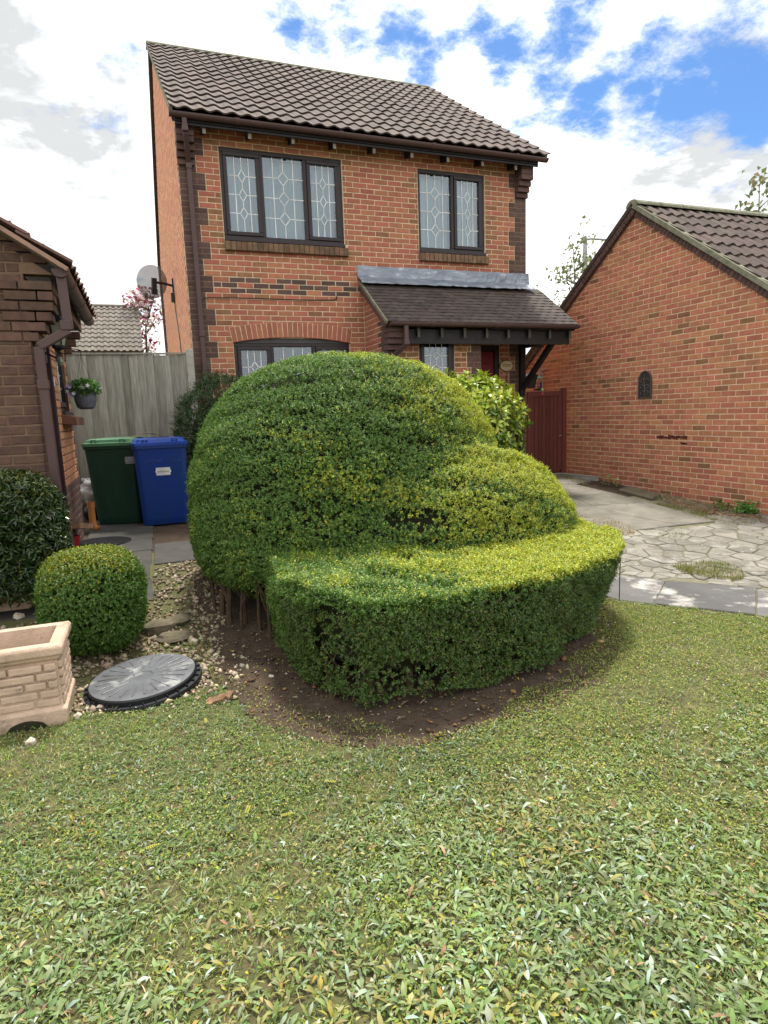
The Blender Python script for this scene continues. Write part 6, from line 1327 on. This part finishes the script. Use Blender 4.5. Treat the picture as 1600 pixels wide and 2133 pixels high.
# cast plaque with scrolled relief
pq = empty('wall_plaque', (GX, -1.77, 1.62), 'arched cast iron plaque with scrolled leaf relief on orange brick wall', 'plaque')
PO_, PU_ = (GX, 0, 0), (0, -1, 0); yc, hw_ = 1.77, .125
out_ = [(yc-hw_, 1.62), (yc+hw_, 1.62), (yc+hw_, 1.86)]+[(yc+hw_*math.cos(t)*1.0, 1.86+.16*math.sin(t)**.9) for t in (.35, .7, 1.05, 1.35, PI/2)]+[(yc-hw_*math.cos(t), 1.86+.16*math.sin(t)**.9) for t in (1.35, 1.05, .7, .35)]+[(yc-hw_, 1.86)]
m = MB(); prism(m, PO_, PU_, out_, -.022, -.003); m.build('plate', IRON, pq)
m = MB()
for a, b in zip(out_, out_[1:]+out_[:1]): strip(m, PO_, PU_, a, b, .016, -.034, -.021)
m.build('rim', IRONH, pq)
for i, (cx, cz, sg) in enumerate([(-.055, 1.69, 1), (.055, 1.69, -1), (-.055, 1.78, 1), (.055, 1.78, -1), (-.05, 1.87, 1), (.05, 1.87, -1)]):
    m = MB(); pts = [(GX-.028, -(yc+cx+sg*(.045-.035*t)*math.cos(5.2*t+.3)), cz+(.045-.033*t)*math.sin(5.2*t+.3)) for t in [k/12 for k in range(13)]]; m.tube(pts, [.0075-.003*k/12 for k in range(13)], 5); m.build('scroll', IRONH, pq)
m = MB(); m.tube([(GX-.026, -yc, 1.64), (GX-.03, -yc-.01, 1.75), (GX-.03, -yc+.01, 1.86), (GX-.026, -yc, 1.99)], [.006, .008, .007, .004], 5); m.build('stem', IRONH, pq)
# spalled bricks
m = MB()
for i in range(26):
    y, z = -2.04-.56*i/26, 1.025+random.uniform(-.012, .022); m.obox((GX-.001-.0003*(i % 5), y, z), (.004, 0, 0), (0, random.uniform(.018, .04), .004), (0, 0, random.uniform(.006, .02)))
for i in range(4): m.obox((GX-.001, -2.50-.025*i, .945+random.uniform(-.01, .01)), (.004, 0, 0), (0, .02, 0), (0, 0, .012))
so_ = m.build('spalled_brick', mat('spall_dark', (.13, .03, .02), (.05, .016, .012), rough=1, scale=30), garage); so_['kind'] = 'stuff'
sg_ = empty('name_sign', (5.11, -.01, 2.25), 'small oval cream name sign on brick beside the front door', 'sign')
m = MB(); n = 28; ov = [(5.11+.135*math.cos(2*PI*k/n)*(1+.05*math.cos(8*PI*k/n)), 2.25+.098*math.sin(2*PI*k/n)*(1+.05*math.cos(8*PI*k/n))) for k in range(n)]; prism(m, (0, 0, 0), HU, ov, -.018, -.003); m.build('backing', mat('sign_edge', (.12, .08, .05), rough=.6), sg_)
m = MB(); ov = [(5.11+.12*math.cos(2*PI*k/n), 2.25+.083*math.sin(2*PI*k/n)) for k in range(n)]; prism(m, (0, 0, 0), HU, ov, -.024, -.018); fa = m.build('face', CERAM, sg_)
m = MB()
for row, (zz, xa, xb) in enumerate([(2.268, 5.03, 5.19), (2.243, 5.035, 5.185)]):
    xx = xa
    while xx < xb: ww = random.uniform(.008, .018); strip(m, (0, 0, 0), HU, (xx, zz), (xx+ww, zz+random.uniform(-.003, .003)), .011, -.026, -.0235); xx += ww+.006
m.build('worn_lettering', INKB, sg_)
hk = MB(); hk.tube([(5.115, -.012, 2.10), (5.112, -.014, 2.0), (5.105, -.016, 1.93), (5.13, -.02, 1.89)], [.006, .011, .014, .004], 6); hk.lathe((5.12, -.02, 1.86), [(.001, -.02), (.03, -.012), (.024, .012), (.006, .03)], 8); tag(hk.build('wall_hook', mat('hook_red', (.10, .03, .02), rough=.5), loc=(5.11, -.01, 1.9)), 'small dark hanging ornament on brick below the oval sign', 'ornament')
wc = empty('wind_chime', (5.58, -.45, 2.55), 'wind chime of coloured glass drops hanging before the wooden gate', 'wind chime')
cx, cyy = 5.50, -.42
cols_ = [((.75, .75, .78), 2.18), ((.10, .35, .25), 2.03), ((.3, .06, .02), 1.98), ((.16, .03, .16), 2.13), ((.2, .04, .2), 1.90), ((.25, .28, .03), 1.82), ((.30, .02, .02), 1.75)]
for i, (c, z) in enumerate(cols_):
    gm_ = bpy.data.materials.new('glass_drop'); gm_.use_nodes = True; gm_.node_tree.nodes['Principled BSDF'].inputs['Base Color'].default_value = (*c, 1); gm_.node_tree.nodes['Principled BSDF'].inputs['Roughness'].default_value = .08
    m = MB(); xx = cx+(-.07, .0, -.03, .07, -.02, .05, .06)[i]; m.lathe((xx, cyy, z), [(.001, -.035), (.022, -.018), (.025, .0), (.014, .022), (.001, .03)], 8); m.build('glass_drop', gm_, wc, smooth=True)
    m = MB(); m.tube([(xx, cyy, z+.03), (xx, cyy, 2.52)], .0015, 3); m.build('string', GREYM, wc)
m = MB(); m.lathe((cx, cyy, 2.52), [(.07, -.004), (.07, .004), (.001, .006)], 12); m.tube([(cx, cyy, 2.525), (cx, cyy, 2.71)], .003, 4); m.build('hanger', BLACKM, wc)

# ------------------------------------------------------------------ small things by the bungalow
dpx = -1.40; m = MB(); m.tube([(dpx, -1.52, .62), (dpx, -1.52, .40), (dpx+.01, -1.53, .345), (dpx+.05, -1.56, .31)], .038, 12); dpo = m.build('drain_pipe', TERRA, loc=(dpx, -1.52, .3)); tag(dpo, 'short orange plastic drain pipe with elbow standing beside the green bin', 'drain pipe')
m = MB(); m.lathe((dpx, -1.52, .60), [(.038, -.03), (.045, -.03), (.045, .03), (.036, .03)], 14); c_ = m.build('collar', TERRA, dpo)
rp = at(152, 1150); m = MB(); m.lathe((rp.x, rp.y, rp.z), [(.001, 0), (.06, 0), (.075, .14), (.08, .14), (.08, .165), (.068, .165), (.06, .12), (.001, .12)], 20); tag(m.build('plant_pot', REDP, loc=(rp.x, rp.y, rp.z)), 'small glossy red plant pot by the bungalow wall behind the clipped shrub', 'pot')
bgx, bgy = -1.42, -.62
m = MB(); body_mesh(m, (bgx, bgy, .68), .17, .16, .20, .17, 2.2, 1.0, .3, 26, 18); m.v = [(x+.028*math.sin(z*31+x*23)+.02*math.sin(z*57+y*40), y+.02*math.sin(z*44), z+.02*math.sin(x*40)+.012*math.sin(y*70+x*30)-.03) for x, y, z in m.v]; tag(m.build('white_sack', BAGW, loc=(bgx, bgy, .5), smooth=True), 'crumpled white plastic sack between bungalow wall and green bin, uppermost', 'sack')
m = MB(); body_mesh(m, (bgx+.02, bgy, .42), .19, .17, .13, .15, 2.4, 1.0, .29, 16, 10); tag(m.build('black_sack', BAGB, loc=(bgx, bgy, .3), smooth=True), 'black plastic sack on the path below the white one by green bin', 'sack')
m = MB(); m.beam((BX+.02, -2.75, .55), (BX+.10, -2.3, .47), .10, .05); tag(m.build('offcut', CHIPM, loc=(BX, -2.5, .5)), 'short reddish board offcut leaning low against bungalow plinth', 'board')
# chunk of bark, stick and rough stones
pb0 = at(452, 1464); m = MB(); n = 9
A = [(pb0.x-.07+.15*k/n, pb0.y-.03+.012*math.sin(k*2.1), .012+.03*(k/n)+.006*math.sin(k*3)) for k in range(n+1)]; B = [(x+.02, y+.045+.006*math.sin(i*1.7), z+.012) for i, (x, y, z) in enumerate(A)]
for k in range(n):
    m.face([A[k], A[k+1], B[k+1], B[k]]); m.face([(p[0], p[1], p[2]-.014) for p in (B[k], B[k+1], A[k+1], A[k])]); m.face([A[k], (A[k][0], A[k][1], A[k][2]-.014), (A[k+1][0], A[k+1][1], A[k+1][2]-.014), A[k+1]])
tag(m.build('bark_piece', CHIPM, loc=tuple(pb0)), 'curled brown piece of bark on the lawn edge right of grey cover', 'bark')
def rock(px_, r, fl, label, m_=ROCK, name='rock', seed=0, group=None):
    p = at(*px_); rr = random.Random(seed); m = MB(); body_mesh(m, (0, 0, 0), 1, 1, 1, 1, 2.2, 1, -9, 10, 7); ph = [rr.uniform(0, 6) for _ in range(6)]
    m.v = [(p.x+x*r*(1+.18*math.sin(3*y+ph[0])+.12*math.sin(5*z+ph[1])), p.y+y*r*.8*(1+.18*math.sin(3*z+ph[2])), p.z+r*fl*.5+z*r*fl*(1+.25*math.sin(4*x+ph[3])+.1*math.sin(7*y+ph[4]))) for x, y, z in m.v]
    return tag(m.build(name, m_, loc=tuple(p)), label, 'rock', group)
rock((332, 1312), .12, .35, 'flat brown rock in gravel right of the clipped shrub, the left one', seed=1); rock((372, 1298), .09, .4, 'mossy brown rock beside big hedge trunk, farther of the gravel pair', seed=2); rock((365, 1330), .11, .3, 'low tan rock in gravel nearest the grey manhole cover', seed=3)
PALE = mat('pebble_pale', (.62, .55, .44), (.45, .38, .30), rough=.9, scale=30)
for i, (px_, r) in enumerate([((207, 1478), .022), ((226, 1477), .018), ((245, 1478), .018), ((262, 1476), .016), ((206, 1465), .016), ((162, 1494), .020), ((405, 1338), .024), ((65, 1550), .026), ((450, 1367), .018), ((565, 1412), .018), ((160, 1288), .030), ((40, 1288), .035)]):
    rock(px_, r, .75, 'pale rounded pebble lying loose around the grey cover and hedge soil', PALE, 'pebble', i+10, 'loose pale pebbles')
for i in range(16):
    q = RNG.uniform([-.35, -6.95], [2.3, -6.6]); 
    if not tri_in(SOILP, np.array(q[0]), np.array(q[1])): continue
    z = float(g(*q))+.03; a = random.uniform(0, PI); L = random.uniform(.015, .045); m = MB(); m.tube([(q[0]-L*math.cos(a), q[1]-L*math.sin(a), z), (q[0], q[1], z+.008), (q[0]+L*math.cos(a+.3), q[1]+L*math.sin(a+.3), z)], [.003, .004, .002], 5); tag(m.build('twig', TWIGM, loc=(q[0], q[1], z)), 'dry pale twig fallen on the dark soil below the hedge skirt', 'twig', 'fallen twigs under the hedge')
cane = at(1290, 1252); m = MB(); m.tube([(cane.x, cane.y, -.02), (cane.x, cane.y, .36)], .004, 5); tag(m.build('plant_cane', BLACKM, loc=tuple(cane)), 'thin dark plant cane stuck in lawn at right end of hedge', 'cane')
# weeds at the wall
def weed(px_, n, s, label, cols):
    p = at(*px_); r = empty('weed', tuple(p), label, 'plant'); q = RNG.normal(0, s*.5, (n, 2)); P = np.stack([p.x+q[:, 0], p.y+q[:, 1]*.8, p.z+np.abs(RNG.normal(0, s*.35, n))], 1); d = unit(np.stack([q[:, 0], q[:, 1], np.full(n, s*.7)], 1))
    V, si, tl = whorls(P, d, 5, s*.30, s*.15); npmesh('foliage', V, 8, LEAFM, tint(len(V), cols, [1]*len(cols)), r, faces=LL)
    m = MB(); m.tube([(p.x, p.y, p.z-.01), (p.x, p.y, p.z+s*.4)], .004, 4); m.build('stem', TWIGM, r)
weed((1268, 1012), 10, .16, 'pale leafy weed at the end of kerb against orange brick wall', [(.22, .28, .08), (.3, .33, .12)])
weed((1558, 1068), 46, .17, 'larger bright green weed clump at the wall foot, far right', [(.06, .16, .02), (.09, .21, .03)])
weed((1495, 1060), 22, .12, 'smaller bright green weed clump left of the larger one', [(.06, .16, .02), (.10, .20, .03)])
weed((1376, 1042), 8, .08, 'tiny green weed at the wall foot right of gully box', [(.12, .2, .04), (.16, .22, .05)])

# ------------------------------------------------------------------ trees, lamp post
def tree(name, label, base, h, spread, nb, leafn, Ll, Wl, cols, w, lm=LEAFM, rt=.07, bark=BARKG, seed=0, droop=.2, lo=.35, clus=6, rad=.22):
    rr = random.Random(seed); root = empty(name, base, label, 'tree'); b = Vector(base); m = MB(); tips = []
    tp = [b+Vector((rr.uniform(-.05, .05)*i, rr.uniform(-.05, .05)*i, h*i/5)) for i in range(6)]; m.tube(tp, [rt*(1-.16*i) for i in range(6)], 8); m.build('trunk', bark, root)
    m = MB()
    for i in range(nb):
        t = lo+(1-lo)*rr.random(); k = min(4, int(t*5)); s0 = tp[k]+(tp[k+1]-tp[k])*(t*5-k); a = rr.uniform(0, 2*PI); L = spread*(1.15-t*.75)*rr.uniform(.6, 1.1); d = Vector((math.cos(a), math.sin(a), rr.uniform(.3, 1.1))).normalized()
        p1 = s0+d*L*.5; p2 = s0+d*L+Vector((0, 0, -droop*L*.3)); m.tube([s0, p1, p2], [rt*.35, rt*.2, rt*.06], 5, cap=False); tips += [p2, (p1+p2)/2]
        for j in range(3):
            q0 = s0+d*L*rr.uniform(.35, .9); d2 = (d+Vector((rr.uniform(-1, 1), rr.uniform(-1, 1), rr.uniform(-.4, .8)))).normalized(); q1 = q0+d2*L*.4*rr.uniform(.5, 1.1); m.tube([q0, q1], [rt*.12, rt*.04], 4, cap=False); tips.append(q1)
    tips.append(tp[-1]); m.build('branches', bark, root)['kind'] = 'stuff'
    T = np.array([tuple(t) for t in tips]); idx = RNG.integers(len(T), size=leafn); P = T[idx]+RNG.normal(0, rad, (leafn, 3))*np.array([1, 1, .8]); D = unit(RNG.normal(0, 1, (leafn, 3))+np.array([0, 0, -droop])); V = leaves(P, D, np.array([0, 0, 1.])+RNG.normal(0, .6, (leafn, 3)), Ll*RNG.uniform(.6, 1.3, leafn), Wl*RNG.uniform(.7, 1.2, leafn))
    npmesh('crown', V, 4, lm, tint(leafn, cols, w).clip(.005, .9), root, faces=LF)['kind'] = 'stuff'
    return root
tree('magnolia_tree', 'pink and white flowering tree behind the fence beside the orange flank', (-.35, 11.2, .3), 5.0, 1.1, 22, 900, .16, .10, [(.62, .50, .52), (.32, .06, .12), (.7, .64, .62), (.20, .03, .07), (.30, .33, .14)], [.36, .2, .22, .12, .10], lm=MAGP, seed=3, rad=.16, lo=.25)
tree('slender_tree', 'sparse young tree with small leaves beyond the left slope of outbuilding roof', (14.1, 10.0, .3), 6.7, 1.9, 20, 900, .17, .11, [(.20, .23, .11), (.28, .29, .16), (.14, .17, .07)], [.45, .3, .25], seed=8, rad=.26)
tree('slender_tree', 'taller leafy young tree rising above the outbuilding ridge at far right', (23.5, 10.4, .3), 9.9, 1.7, 22, 620, .26, .17, [(.12, .16, .06), (.20, .22, .10), (.28, .22, .14)], [.45, .35, .2], seed=12, rad=.30)
lp = empty('lamp_post', (19.3, 16.0, .3), 'pale grey street lamp post with short arm beyond the outbuilding', 'lamp post')
m = MB(); m.tube([(19.3, 16, .3), (19.3, 16, 5), (19.3, 16, 9.32)], [.13, .11, .10], 10); m.build('post', GREYM, lp)
m = MB(); m.tube([(19.3, 16, 9.2), (19.6, 16, 9.26), (20.6, 15.9, 9.24)], .05, 8); m.build('arm', GREYM, lp)
m = MB(); m.obox((20.8, 15.9, 9.22), (.32, 0, 0), (0, .12, 0), (0, 0, .07)); m.build('lamp_head', GREYM, lp, bevel=.03)
